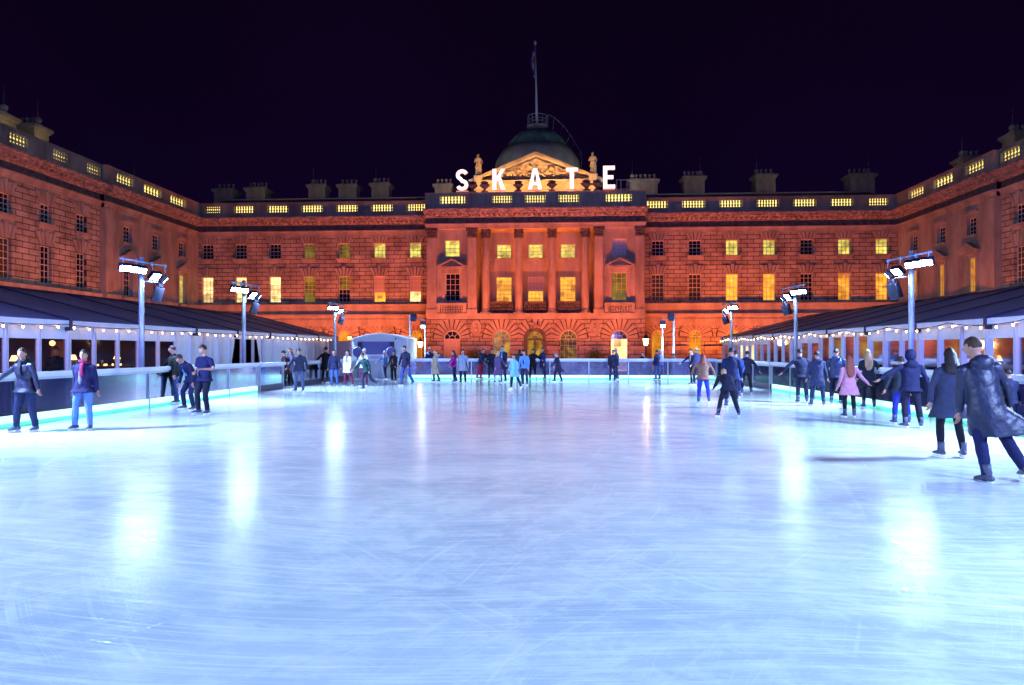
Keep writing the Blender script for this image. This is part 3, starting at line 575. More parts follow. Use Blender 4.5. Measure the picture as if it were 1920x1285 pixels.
# side wings
def wing(name, Tm, X, lab, wr, main_u, main_lo, pav_lo, openings, nu0):
    t = thing(name, (X, 45, -.8), lab, 'palace'); TT = Tm(X)
    Y0 = 51.7; pu = [54.7, 58.85, 63.1]; mu = main_u
    s = .35                   # pavilion stands forward
    sg = 1 if X < 0 else -1; TPv = Tm(X+sg*s)
    mb = MB(); wall_grid(mb, TT, nu0, Y0, -.8, 12.85, [(u-W2, u+W2, 10.5, 11.86) for u in mu]+[(u-W2, u+W2, 6.3, 8.93) for u in mu])
    mb.mi = 1
    for u in mu: flat_arch(mb, TT, u, 2*W2, 11.86, .75); flat_arch(mb, TT, u, 2*W2, 8.93, .9)
    wall_grid(mb, TPv, Y0, D, -.8, 12.85, [(u-W2, u+W2, 10.5, 11.86) for u in pu]+[(u-W2, u+W2, 6.1, 8.75) for u in pu])
    fb(mb, TT, Y0, Y0+.01, -.8, 12.85, 0, s)
    for u in pu:
        fb(mb, TPv, u-.85, u+.85, 12.15, 12.35, .002, .18)
        mb.prism([(u-1.15, 9.3), (u+1.15, 9.3), (u, 9.95)], .002, .45, TPv); fb(mb, TPv, u-1.1, u+1.1, 9.05, 9.29, .002, .32)
        for z in (-1, 1): fb(mb, TPv, u+z*.74-.13, u+z*.74+.13, 6.0, 9.05, .002, .09)
        fb(mb, TPv, u-1.2, u+1.2, 5.55, 5.95, .002, .5)
    fb(mb, TPv, Y0+.05, Y0+.9, 5.5, 12.8, .002, .14)
    mb.build('wall', [M['ry'], M['stone'], M['joint']], t)
    for a, b, TQ in ((nu0, Y0, TT), (Y0, D-.4, TPv)):
        mb = MB(); fb(mb, TQ, a, b, 4.861, 5.10, .002, .42); fb(mb, TQ, a, b, 5.101, 5.46, .002, .14); fb(mb, TQ, a, b, 5.461, 6.05, .002, .26); mb.build('string_course', M['stone'], t)
        entab(TQ, a, b, t)
    for u in mu: window(t, TT, u, 2*W2, 10.5, 11.86, 'glassdark', 3, 4)
    for u, st_ in zip(mu, main_lo): window(t, TT, u, 2*W2, 6.3, 8.93, st_, 3, 6, sill=False)
    for u, st_ in zip(pu, pav_lo): window(t, TPv, u, 2*W2, 10.5, 11.86, 'glassdark', 3, 4); window(t, TPv, u, 2*W2, 6.1, 8.75, st_, 3, 6, sill=False)
    balustrade(TT, nu0, Y0-.3, [o for o in openings if o[1] < Y0], t, n8=6); balustrade(TPv, Y0-.3, D-.36, [o for o in openings if o[0] > Y0-.3], t, n8=6)
    q = MB(); x0, x1, x2 = X-sg*.5, X-sg*6.5, X-sg*14
    q.quad((x0, nu0, 15.5), (x0, D+14, 15.5), (x1, D+14, 17.2), (x1, nu0, 17.2)); q.quad((x1, nu0, 17.2), (x1, D+14, 17.2), (x2, D+14, 14), (x2, nu0, 14)); q.build('roof', M['slate'], t)
    return t
wing('palace_side_wing', Tl, XL, 'long stone wing on the left, all its windows dark but one lit strip', -1, [28.1, 31.7, 35.2, 38.8, 42.35, 45.95, 49.6], ['glassdark']*4+['glassdim', 'glassdark', 'glassdark'], ['glassdark', 'glassdark', 'lime'],
     [(27.5, 29.4), (31.2, 33.1), (34.9, 36.8), (38.6, 40.4), (42.3, 43.97), (46.2, 47.75), (49.7, 51.35), (52.7, 54.93), (56.34, 59.04), (60.4, 63.08)], 26)
wing('palace_side_wing', Tr, XR, 'long stone wing on the right with three gold lit windows near its inner corner', 1, [32.1, 35.6, 39.2, 42.7, 46.3, 49.8], ['glassdim']*6, ['gold', 'gold', 'gold'],
     [(31, 32.9), (34.7, 36.6), (38.6, 40.4), (42.3, 44), (46.2, 47.7), (49.2, 51.3), (52.6, 54.9), (56.5, 59.3), (60.8, 63.4)], 30)
# chimneys
CHG = 'chimney stacks along the palace roofs'
def chimney(x, y, wd, z0, z1, ball, lab, dp=1.6, rot=0):
    t = thing('chimney', (x, y, z0), lab, 'chimney', CHG)
    q = MB(); q.box(x-wd/2, x+wd/2, y-dp/2, y+dp/2, z0, z1-.55); q.box(x-wd/2-.1, x+wd/2+.1, y-dp/2-.1, y+dp/2+.1, z1-.55, z1-.4); q.box(x-wd/2-.22, x+wd/2+.22, y-dp/2-.22, y+dp/2+.22, z1-.4, z1-.15); q.box(x-wd/2+.05, x+wd/2-.05, y-dp/2+.05, y+dp/2-.05, z1-.15, z1)
    q.build('stack', M['stone'], t)
    k = max(3, int(wd/.42)); bp = wd*.5-.3 if ball > 0 else -wd*.5+.3
    for i in range(k):
        px_ = x-wd/2+wd*(i+.5)/k
        if ball and abs(px_-(x+bp)) < .28: continue
        q = MB(); q.lathe([(.15, 0), (.12, .42), (.16, .46), (.13, .58)], (px_, y, z1), 8); q.build('chimney_pot', M['relief'], t, True)
    if ball:
        q = MB(); q.lathe([(.34, 0), (.2, .1), (.16, .16)], (x+bp, y, z1), 10); q.ball((x+bp, y, z1+.38), .27, 10, 8); q.tube([(x+bp, y, z1+.6), (x+bp, y, z1+2.1)], [.018, .012], 5); q.build('ball_finial', M['stone'], t, True)
chs = [(-36.1, 2.05, 20.1, 0, 'pale chimney stack at the left end of the long slate roof'), (-32.45, 2.15, 20.2, 0, 'chimney stack second from the left end of the slate roof'), (-25.6, 1.85, 20.45, -1, 'ball-topped chimney stack above the fourth window from the left'), (-22.2, 1.95, 20.4, 0, 'plain chimney stack between two ball-topped ones on the left roof'), (-18.6, 1.9, 20.5, -1, 'ball-topped chimney stack nearest the letters on the left roof'),
       (-11.7, 1.8, 20.3, 0, 'dim chimney stack standing just left of the white letter S'), (9.8, 2.9, 20.5, -1, 'wide chimney stack with a row of pots right of the letter E'), (15.1, 2.15, 20.75, 1, 'ball-topped chimney stack second from the letter E'), (22.5, 2.0, 20.85, -1, 'yellow-lit chimney stack in the middle of the right roof'), (32.4, 2.5, 20.75, 1, 'wide chimney stack near the right corner of the court')]
for x, wd, z1, bl, lb in chs: chimney(x, 74, wd, 16.2, z1-.6, bl, lb)
for x, y, z1, bl, lb in ((-39.3, 46.2, 18.75, 1, 'chimney stack at the left edge of the picture on the left wing'), (-39.3, 49.4, 18.95, 1, 'broad pale chimney stack beside the edge one on the left wing'), (-41, 64, 18.2, 1, 'small dark chimney stack near the far end of the left wing'),
                      (36.6, 62.2, 18.9, -1, 'chimney stack over the gold windows of the right wing'), (36.6, 55.6, 19.0, -1, 'chimney stack at the right edge of the picture on the right wing')): chimney(x, y, 1.75, 14.5, z1-.35, bl, lb, 1.5)
# urns on the centre parapet
first = None
for i, x in enumerate((-7.26, -6.14, -3.05, .05, 3.18, 4.15)):
    lab = ['outermost left dark stone urn, beside the letter S', 'dark stone urn just left of the letter K', 'dark stone urn between the letters K and A', 'dark stone urn between the letters A and T', 'dark stone urn just right of the letter T', 'outermost right dark stone urn, beside the letter E'][i]
    if first is None:
        q = MB(); q.box(x-.3, x+.3, 62.4, 63.0, 16.125, 16.25); q.lathe([(.26, .12), (.12, .2), (.1, .3), (.22, .42), (.40, .58), (.44, .68), (.36, .78), (.2, .84), (.34, .9), (.36, .96), (.2, 1.02), (.1, 1.05)], (x, 62.7, 16.125), 14)
        for k in range(8): a = k*math.pi/4; q.ball((x+.38*math.cos(a), 62.7+.38*math.sin(a), 16.125+.66), .11, 6, 5)
        root = thing('stone_urn', (x, 62.7, 16.125), lab, 'urn', 'stone urns on the centre parapet'); b_ = q.build('vase', M['soot_shade'], root, True); first = root; x00 = x
    else:
        c = copy_tree(first); c.location = (x, 62.7, 16.125); c['label'] = lab
# letters
def letter(ch, x0, x1, z0, z1, dep=.28):
    t = thing('sign_letter', ((x0+x1)/2, 62.2, z0), 'glowing white block letter '+ch+' standing on the centre parapet', 'sign letter', 'lit letters on the parapet')
    Wd, H = x1-x0, z1-z0; TL = Tf(62.3); k = .34
    polys = []
    if ch == 'E': polys = [[(0, 0), (k, 0), (k, 1), (0, 1)], [(k, 0), (1, 0), (1, .17), (k, .17)], [(k, .42), (.85, .42), (.85, .58), (k, .58)], [(k, .83), (.97, .83), (.97, 1), (k, 1)]]
    if ch == 'T': polys = [[(0, .83), (1, .83), (1, 1), (0, 1)], [(.33, 0), (.67, 0), (.67, .83), (.33, .83)]]
    if ch == 'A': polys = [[(-.04, 0), (.27, 0), (.54, 1), (.34, 1)], [(1.04, 0), (.73, 0), (.46, .999), (.66, .999)], [(.30, .2), (.70, .2), (.655, .35), (.345, .35)]]
    if ch == 'K': polys = [[(0, 0), (k, 0), (k, 1), (0, 1)], [(k, .36), (k, .62), (.72, 1), (1.08, 1)], [(.42, .58), (.62, .72), (1.1, 0), (.74, 0)]]
    if ch == 'S':
        pts = []
        for i in range(25):
            u = i/24
            if u < .5: a = R(20)+(R(270)-R(20))*(u/.5); pts.append((.5+.36*math.cos(a), .735+.185*math.sin(a)))
            else: a = R(90)-(R(250))*((u-.5)/.5); pts.append((.5+.36*math.cos(a), .265+.185*math.sin(a)))
        for i in range(24):
            (a, b), (c, d) = pts[i], pts[i+1]; dx, dy = (c-a)*Wd, (d-b)*H; L = math.hypot(dx, dy) or 1; nx, ny = -dy/L*.17, dx/L*.17
            (a2, b2) = pts[min(i+2, 24)]
            def nrm(j):
                p, q_ = pts[max(j-1, 0)], pts[min(j+1, 24)]; ex, ey = (q_[0]-p[0])*Wd, (q_[1]-p[1])*H; e_ = math.hypot(ex, ey); return -ey/e_*.165, ex/e_*.165
            n1, n2 = nrm(i), nrm(i+1)
            polys.append([(a+n1[0]/Wd, b+n1[1]/H), (c+n2[0]/Wd, d+n2[1]/H), (c-n2[0]/Wd, d-n2[1]/H), (a-n1[0]/Wd, b-n1[1]/H)])
    f_ = MB(); s_ = MB()
    for P in polys:
        P = [(x0+Wd*p, z0+H*q_) for p, q_ in P]; s_.prism(P, 0, dep, TL); f_.add([TL(V((*p, dep+.006))) for p in P], [tuple(range(len(P)))])
    s_.box(x0, x1, z0-.06, z0-.002, -.05, dep, TL)
    s_.build('letter_case', M['letterside'], t); f_.build('letter_face', M['letter'], t)
for ch, a, b in (('S', -8.72, -7.6), ('K', -5.38, -4.28), ('A', -2.08, -.9), ('T', 1.32, 2.36), ('E', 4.66, 5.74)): letter(ch, a, b, 16.2, 18.12 if ch != 'E' else 18.25)
t = thing('roof_ladder', (6.6, 64, 15.9), 'small pale access ladder frame right of the letter E', 'ladder'); q = MB()
for x in (6.05, 6.45, 7.0, 7.3): q.tube([(x, 64, 15.9), (x, 64, 17.5)], [.035]*2, 6)
for z in (16.6, 17.45): q.tube([(6.05, 64, z), (7.3, 64, z)], [.03]*2, 6)
q.build('rails', M['post'], t)
# uplights: long floodlight bars on the ground and behind the tents
ULG = 'amber floodlight bars washing the palace'
def uplight(p, q_, aim, power, lab, col=UP_COL, size=.22):
    p, q_ = V(p), V(q_); mid = (p+q_)/2; L = (q_-p).length; ang = math.atan2((q_-p).y, (q_-p).x)
    t = thing('floodlight_bar', mid, lab, 'floodlight', ULG)
    mb = MB(); Mx = Matrix.Translation(mid) @ Matrix.Rotation(ang, 4, 'Z')
    mb.obox(Mx @ Matrix.Translation((0, 0, -.08)), L, .26, .12)
    for s in (-1, 1): mb.obox(Mx @ Matrix.Translation((s*L*.4, 0, -.17)), .12, .2, .1)
    mb.build('housing', M['house'], t)
    ns = max(1, round(L/3.3)); rg_ = random.Random(int(mid.x*7+mid.y)); sg_ = L/ns
    for i in range(ns):
        e_ = power/ns*rg_.uniform(.7, 1.3); off = (q_-p).normalized()*(-L/2+sg_*(i+.5)); mh = MB(); mh.obox(Mx @ Matrix.Translation((-L/2+sg_*(i+.5), 0, .0)), sg_*.45, .2, .04); mh.build('lamp_head', M['house'], t)
        ld = bpy.data.lights.new('bar_lamp', 'AREA'); ld.shape = 'RECTANGLE'; ld.size = sg_*.42; ld.size_y = size; ld.energy = e_; ld.color = col; ld.spread = R(120)
        lo = bpy.data.objects.new('bar_lamp', ld); C.objects.link(lo); lo.parent = t; d = V(aim).normalized()
        z = -d; x = (q_-p).normalized(); y = z.cross(x).normalized(); x = y.cross(z)
        lo.matrix_local = Matrix.Translation(off+V((0, 0, .03))) @ Matrix((x, y, z)).transposed().to_4x4()
UP = .46
uplight((-34, 62.0, -.6), (-23.5, 62.0, -.6), (0, .34, 1), 3000*UP, 'amber floodlight bar below the leftmost windows of the front range')
uplight((-22.5, 62.0, -.6), (-12.5, 62.0, -.6), (0, .34, 1), 4200*UP, 'amber floodlight bar on the paving left of the colonnade')
uplight((-11.5, 57.2, -.6), (-2.2, 57.2, -.6), (0, .40, 1), 6000*UP, 'amber floodlight bar under the left half of the colonnade')
uplight((-1.2, 57.2, -.6), (8.2, 57.2, -.6), (0, .40, 1), 6000*UP, 'amber floodlight bar under the right half of the colonnade')
uplight((9.5, 62.0, -.6), (20, 62.0, -.6), (0, .34, 1), 4200*UP, 'amber floodlight bar on the paving right of the colonnade')
uplight((21, 62.0, -.6), (31.5, 62.0, -.6), (0, .34, 1), 3000*UP, 'amber floodlight bar below the rightmost windows of the front range')
for a, b in ((28, 42), (43, 57)): uplight((-29.8, a, -.6), (-29.8, b, -.6), (-.45, 0, 1), 2300*UP, 'amber floodlight bar behind the left tent, %s half' % ('near' if a == 28 else 'far'))
for a, b in ((28, 42), (43, 57)): uplight((27, a, -.6), (27, b, -.6), (.45, 0, 1), 2300*UP, 'amber floodlight bar behind the right tent, %s half' % ('near' if a == 28 else 'far'))
uplight((-6.6, 64.3, 5.3), (3.6, 64.3, 5.3), (0, -.12, 1), 620*UP, 'amber floodlight bar on the floor of the colonnade')
uplight((-7.4, 65.2, 15.2), (4.3, 65.2, 15.2), (0, .7, 1), 1900, 'golden floodlight bar on the roof in front of the pediment', (1, .43, .11))
uplight((-34, 69.5, 16.9), (-14, 69.5, 16.9), (0, .8, 1), 60, 'faint yellow light bar along the left roof slope', (1, .7, .2))
uplight((12, 69.5, 16.9), (31, 69.5, 16.9), (0, .8, 1), 60, 'faint yellow light bar along the right roof slope', (1, .7, .2))
uplight((-5.5, 71.5, 17.8), (2.3, 71.5, 17.8), (0, .8, 1), 500, 'added cold fill light bar on the roof below the dome', (.42, .55, .8))  # this bar and the next two are added to brighten the dome
uplight((-13.2, 66.5, 16.6), (-10, 66.5, 16.6), (.62, .7, .45), 210, 'added pale fill light bar left of the pediment aimed at the dome', (.62, .72, .8))
uplight((7, 66.5, 16.6), (10.2, 66.5, 16.6), (-.62, .7, .45), 210, 'added pale fill light bar right of the pediment aimed at the dome', (.62, .72, .8))
uplight((-37.5, 44, 16.2), (-37.5, 54, 16.2), (-.8, 0, 1), 40, 'faint yellow light bar on the left wing roof', (1, .7, .2))
# ---------------------------------------------------------------- tents
def tent(name, X, sg, YE, ridgeX, ridgeZ, bays, lab, Y0=4.2, eave=2.48):
    # X = wall line, sg = direction away from the rink, YE = far end
    t = thing(name, (X+sg*5, (Y0+YE)/2, -.02), lab, 'marquee'); xo = 2*ridgeX-X
    q = MB(); n_ = int((YE-Y0)/3.6)
    def rz(x): return eave+(ridgeZ-eave)*(1-abs(x-ridgeX)/abs(ridgeX-X))
    K = 8; ys = []
    y = Y0
    for i in range(int((YE-Y0)/1.2)+1): ys.append(min(Y0+i*1.2, YE))
    if ys[-1] < YE: ys.append(YE)
    xs = [X-sg*.12+(ridgeX-X+sg*.12)*k/K for k in range(K+1)]+[ridgeX+(xo-ridgeX)*k/K for k in range(1, K+1)]
    ph = (19.45-Y0) % 3.6
    vs = [(x, y, rz(x)+.02-.10*math.sin(math.pi*min(1, abs(x-X)/abs(ridgeX-X)))*(math.sin(math.pi*((y-Y0-ph) % 3.6)/3.6))) for y in ys for x in xs]; W_ = len(xs)
    q.add(vs, [(i*W_+j, i*W_+j+1, (i+1)*W_+j+1, (i+1)*W_+j) for i in range(len(ys)-1) for j in range(W_-1)])
    q.build('roof', M['tentroof'], t, True)
    q = MB(); y = Y0+ph
    while y < YE+.1: q.tube([(X-sg*.14, y, eave+.03), (ridgeX, y, ridgeZ+.03)], [.028]*2, 5, (0, 1, 0)); q.box(*sorted((X-sg*.2, X-sg*.02)), y-.045, y+.045, eave-.30, eave+.05); y += 3.6
    q.tube([(ridgeX, Y0, ridgeZ+.02), (ridgeX, YE, ridgeZ+.02)], [.04]*2, 5); q.build('roof_beam', M['seam'], t)
    q = MB(); q.box(*sorted((X-sg*.15, X+sg*.02)), Y0, YE, eave-.19, eave-.003)
    q.build('gutter', M['whitepvc'], t)
    # end walls and back wall
    q = MB(); N = 10
    for yy in (YE,):
        q.add([(X, yy, -.02), (X, yy, eave), (ridgeX, yy, ridgeZ-.02), (xo, yy, eave), (xo, yy, -.02)], [(0, 1, 2, 3, 4)])
    q.build('end_wall', M['whitepvc'], t)
    q = MB(); q.quad((xo-sg*.1, Y0, -.02), (xo-sg*.1, YE, -.02), (xo-sg*.1, YE, eave), (xo-sg*.1, Y0, eave)); q.quad((X+sg*5.2, Y0, -.02), (X+sg*5.2, YE-.1, -.02), (X+sg*5.2, YE-.1, 2.4), (X+sg*5.2, Y0, 2.4))
    q.build('inner_wall', M['tentin'], t)
    q = MB(); q.quad((X+sg*.1, Y0, 2.42), (X+sg*5.1, Y0, 2.42), (X+sg*5.1, YE, 2.42), (X+sg*.1, YE, 2.42)); q.build('lining', M['tentin'], t)
    # wall bays, 1.2 m each
    for (a, b, kind) in bays:
        k = max(1, round((b-a)/1.2)); st = (b-a)/k
        for i in range(k):
            y0, y1 = a+i*st, a+(i+1)*st; xa, xb = sorted((X, X+sg*.05)); main = abs(((y0-19.45) % 3.6)) < .3 or abs(((y0-19.45) % 3.6)-3.6) < .3
            q = MB(); pw = .075 if main else .045
            q.box(*sorted((X-sg*.05, X+sg*.07)), y0-pw, y0-.012, -.02, eave-.19); q.box(*sorted((X-sg*.05, X+sg*.07)), y0+.012, y0+pw, -.02, eave-.19)
            q.build('post', M['alu'], t)
            if kind == 'window':
                MB().box(xa, xb, y0+pw, y1-pw, 1.93, eave-.191).build('valance', M['whitepvc'], t)
                MB().box(xa, xb, y0+pw, y1-pw, -.02, .98).build('lower_panel', M['whitepvc'], t)
                q = MB(); q.quad((X+sg*.03, y0+pw, .98), (X+sg*.03, y1-pw, .98), (X+sg*.03, y1-pw, 1.93), (X+sg*.03, y0+pw, 1.93)); q.build('window_film', M['twin'], t)
            elif kind == 'solid':
                q = MB(); N = 8
                vs = [(X+sg*(.03+.025*math.sin(j*1.9+i)), y0+pw+(y1-y0-2*pw)*j/N, z) for j in range(N+1) for z in (-.02, eave-.191)]
                q.add(vs, [(2*j, 2*j+1, 2*j+3, 2*j+2) for j in range(N)]); q.build('wall_panel', M['whitepvc'], t, True)
            elif kind == 'door':
                q = MB(); q.box(xa, xb, y0+pw, y1-pw, 2.14, eave-.191); q.box(xa, xb, y0+pw, y0+pw+.12, -.02, 2.14); q.box(xa, xb, y1-pw-.12, y1-pw, -.02, 2.14); q.box(xa, xb, y0+pw+.12, y1-pw-.12, -.02, .35)
                o = q.build('door', M['alu'], t); q = MB(); q.quad((X+sg*.03, y0+pw+.12, .35), (X+sg*.03, y1-pw-.12, .35), (X+sg*.03, y1-pw-.12, 2.14), (X+sg*.03, y0+pw+.12, 2.14)); q.build('glass', M['twin'], o)
            elif kind == 'open':
                MB().box(xa, xb, y0+pw, y1-pw, 2.12, eave-.191).build('valance', M['whitepvc'], t)
                if (y0 <= a+.01) or (y1 >= b-.01):
                    q = MB(); yy = y0+.1 if y0 <= a+.01 else y1-.1; s2 = 1 if y0 <= a+.01 else -1
                    rows = [(2.12, .55), (1.7, .42), (1.1, .2), (.9, .16), (.3, .3), (-.02, .36)]; vs = []
                    for z, wd in rows:
                        for j in range(7): vs.append((X+sg*(.06+.05*math.sin(j*2.1)), yy+s2*wd*j/6, z))
                    q.add(vs, [(r_*7+j, r_*7+j+1, (r_+1)*7+j+1, (r_+1)*7+j) for r_ in range(5) for j in range(6)]); q.build('curtain', M['whitepvc'], t, True)
    return t
tent('marquee', -14.4, -1, 44.7, -19.8, 3.88, [(4.4, 25.4, 'window'), (25.4, 29.8, 'solid'), (29.8, 33.4, 'open'), (33.4, 44.2, 'solid')], 'long white walled marquee with a grey roof on the left of the rink')
tent('marquee', 12.05, 1, 49.0, 17.9, 4.0, [(4.4, 26.65, 'window'), (26.65, 31.45, 'door'), (31.45, 34.0, 'window'), (34.0, 38.8, 'door'), (38.8, 48.4, 'window')], 'long white walled marquee with glazed doors on the right of the rink')
# festoon strings along the eaves
def festoon(X, sg, pts, lab):
    t = thing('festoon_string', (X, pts[0][0], 2.3), lab, 'string lights', 'festoon lights along the marquee eaves')
    P = []
    for (ya, za), (yb, zb) in zip(pts, pts[1:]):
        for k in range(6): u = k/6; P.append((X, ya+(yb-ya)*u, za+(zb-za)*u-.16*u*(1-u)))
    P.append((X, pts[-1][0], pts[-1][1])); q = MB(); q.tube(P, [.011]*len(P), 5); q.build('cable', M['cable'], t)
    y = pts[0][0]+.3; i = 0; proto = None; total = 0
    while y < pts[-1][0] and total < 70:
        while P[i+1][1] < y: i += 1
        u = (y-P[i][1])/(P[i+1][1]-P[i][1]); z = P[i][2]+(P[i+1][2]-P[i][2])*u
        if proto is None:
            q = MB(); q.mi = 1; q.lathe([(.018, 0), (.02, -.05)], (X, y, z), 6); q.mi = 0; q.ball((X, y, z-.08), (.027, .027, .034), 8, 6); proto = q.build('bulb', [M['bulb'], M['cable']], t, True); b0 = (y, z)
        else:
            c = proto.copy(); C.objects.link(c); c.parent = t; c.location = (0, y-b0[0], z-b0[1])
        y += .66; total += 1
festoon(-14.2, -1, [(12+3.6*k, 2.36-(.02 if k % 2 else 0)) for k in range(10)], 'string of warm bulbs under the eave of the left marquee')
festoon(11.83, 1, [(12+1.83*k, 2.30+(.12 if k % 2 else 0)) for k in range(21)], 'string of warm bulbs looping along the eave of the right marquee')
# marquee furnishing: tables with lamps seen through the windows
TG = 'dining tables inside the marquees'
def table(x, y, lab, lamp=None, rz=0):
    t = thing('dining_table', (x, y, -.02), lab, 'table', TG); q = MB(); q.box(x-.4, x+.4, y-.6, y+.6, 1.0, 1.04); q.build('table_top', M['wood'], t)
    for a in (-1, 1):
        for b in (-1, 1): MB().box(x+a*.34-.03, x+a*.34+.03, y+b*.52-.03, y+b*.52+.03, -.02, .999).build('leg', M['wood'], t)
    for k in range(3):
        q = MB(); px_, py_ = x+random.uniform(-.25, .25), y-.4+.4*k; q.lathe([(.03, 0), (.005, .02), (.005, .09), (.04, .12), (.045, .2)], (px_, py_, 1.042), 8); o = q.build('wine_glass', M['lead'], None, True)
        tag(o, 'wine glass on a high table inside the %s marquee' % ('left' if x < 0 else 'right'), 'glass', 'wine glasses in the %s marquee' % ('left' if x < 0 else 'right'))
    for k in range(5):
        px_, py_ = x+random.uniform(-.3, .38), y-.5+.25*k+random.uniform(-.06, .06); q = MB(); q.lathe([(.028, 0), (.03, .06)], (px_, py_, 1.042), 8); o = q.build('candle_holder', M['shade'], None, True); tag(o, 'glowing tea light glass on a table inside the %s marquee' % ('left' if x < 0 else 'right'), 'candle', 'tea lights in the %s marquee' % ('left' if x < 0 else 'right'))
    if lamp:
        l_ = thing('table_lamp', (x, y+.15, 1.042), 'glowing table lamp on %s' % lab.replace('dining table', 'table'), 'lamp', 'small lamps inside the marquees'); q = MB(); q.lathe([(.07, 0), (.07, .02), (.012, .03), (.012, .25)], (x, y+.15, 1.042), 10); q.build('stem', M['iron'], l_, True)
        q = MB(); q.lathe([(.12, .24), (.06, .40)], (x, y+.15, 1.042), 12); q.build('lamp_shade', M['shade'], l_, True)
        pl = bpy.data.lights.new('table_glow', 'POINT'); pl.energy = 14; pl.color = (1, .42, .10); pl.shadow_soft_size = .08; po = bpy.data.objects.new('table_glow', pl); C.objects.link(po); po.parent = l_; po.location = (0, 0, .55)
for i, y in enumerate((14.2, 16.6, 19.2, 21.7, 24.0)):
    table(-15.9, y, 'dining table %s from the near end of the left marquee' % ['first', 'second', 'third', 'fourth', 'fifth'][i], True)
for i, y in enumerate((14.0, 16.4, 18.9, 21.5, 24.2)):
    table(13.6, y, 'dining table %s from the near end of the right marquee' % ['first', 'second', 'third', 'fourth', 'fifth'][i], True)
for x, sgn in ((-19.3, 'left'), (17.0, 'right')):
    for k, y in enumerate((15, 20.4, 25.8) if x < 0 else (15.5, 19.5, 23.5, 30, 36, 43)):
        t = thing('hanging_panel', (x, y, .9), 'softly glowing amber panel on the inner wall of the %s marquee, %s' % (sgn, ['nearest', 'second', 'third', 'fourth', 'fifth', 'sixth'][k]), 'panel', 'amber panels in the marquees')
        q = MB(); q.box(x-.03, x+.03, y-.55, y+.55, .9, 1.95); q.build('panel', M['amber'], t)
        for s in (-1, 1): MB().box(x-.05, x+.05, y+s*.58-.03, y+s*.58+.03, .87, 1.98).build('frame', M['wood'], t)
def pendant(x, y, z, lab, e=7):
    t = thing('pendant_lamp', (x, y, z), lab, 'lamp', 'small lamps inside the marquees'); q = MB(); q.tube([(x, y, z), (x, y, 2.4)], [.01]*2, 5); q.build('cord', M['cable'], t)
    q = MB(); q.ball((x, y, z), .09, 10, 8); q.build('globe', M['shade'], t, True)
    pl = bpy.data.lights.new('pendant_glow', 'POINT'); pl.energy = e; pl.color = (1, .45, .12); pl.shadow_soft_size = .1; po = bpy.data.objects.new('pendant_glow', pl); C.objects.link(po); po.parent = t; po.location = (0, 0, -.15)
for k, (x, y) in enumerate(((-17.5, 17.5), (-17.5, 23), (-17.5, 31.5), (14.4, 15.5), (14.4, 20.5), (14.4, 28), (14.4, 33), (14.4, 37), (14.4, 44))):
    pendant(x, y, 1.85, 'round pendant lamp hanging inside the %s marquee, %s from its near end' % ('left' if x < 0 else 'right', ['first', 'second', 'third', 'first', 'second', 'third', 'fourth', 'fifth', 'sixth'][k]))

# ---------------------------------------------------------------- rink barriers
def barrier(lab, p0, p1, posts, kick=True, n=(1, 0), h=1.12, dark=False):
    p0, p1 = V((*p0, 0)), V((*p1, 0)); d = (p1-p0); L = d.length; d.normalize(); nn = V((*n, 0))   # n points to the ice
    t = thing('rink_barrier', tuple((p0+p1)/2), lab, 'barrier', 'glass barriers round the rink')
    def bx(a, b, w0, w1, z0, z1): 
        mb = MB(); vs = [p0+d*u+nn*w_+V((0, 0, z)) for u in (a, b) for w_ in (w0, w1) for z in (z0, z1)]
        return mb.add(vs, [(0,1,3,2),(4,6,7,5),(0,4,5,1),(2,3,7,6),(0,2,6,4),(1,5,7,3)])
    bx(0, L, -.09, .09, h-.11, h).build('top_rail', M['rail'], t)
    bx(0, L, -.03, .03, h-.17, h-.111).build('upper_channel', M['post'], t)
    if kick: bx(0, L, -.04, .03, 0.06, .22).build('light_strip', M['kick'], t); bx(0, L, -.04, .035, .001, .059).build('green_edge', M['kickg'], t)
    if kick: bx(0, L, -.075, -.041, .001, .26).build('light_stop_board', M['darkpanel'], t)  # added board that stops the strip's light from going backwards
    else: bx(0, L, -.04, .03, .001, .2).build('kick_board', M['darkpanel' if dark else 'rail'], t)
    ps = sorted(posts)
    for u in ps: bx(u-.03, u+.03, -.06, .045, .001, h-.111).build('post', M['post'], t)
    e = [0]+ps+[L]
    for a, b in zip(e, e[1:]):
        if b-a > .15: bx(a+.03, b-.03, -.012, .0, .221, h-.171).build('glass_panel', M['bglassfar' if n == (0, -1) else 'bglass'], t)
    return t
barrier('glass rink barrier with glowing foot along the left side of the ice', (RL, -10), (RL, 25.9), [u+10 for u in (-5.3, -.5, 4.3, 9.1, 13.9, 18.7, 23.5, 25.85)], True, (1, 0))
barrier('dark glass gate section of the left barrier beyond the glowing part', (RL, 26.0), (RL, 38.0), [.05, 2.4, 4.8, 7.2, 9.6, 11.9], False, (1, 0), 1.1, True)
barrier('glass rink barrier with glowing foot along the right side of the ice', (RR, -10), (RR, 28.6), [u+10 for u in (-7, -2.4, 2.4, 7.2, 12, 16.8, 21.6, 24, 26.4, 28.55)], True, (-1, 0))
barrier('dark glass gate section of the right barrier before the far corner', (RR, 28.8), (RR, 38.0), [.05, 2.4, 4.8, 7.2, 9.1], False, (-1, 0), 1.1, True)
FX = [atY(p, 38) for p in (810, 884, 957, 1031, 1104, 1178, 1252, 1325)]
barrier('glass barrier with white coping across the far end of the rink', (-8.1, RF), (RR, RF), [x+8.1 for x in FX]+[.05, 17.1], True, (0, -1), 1.14)
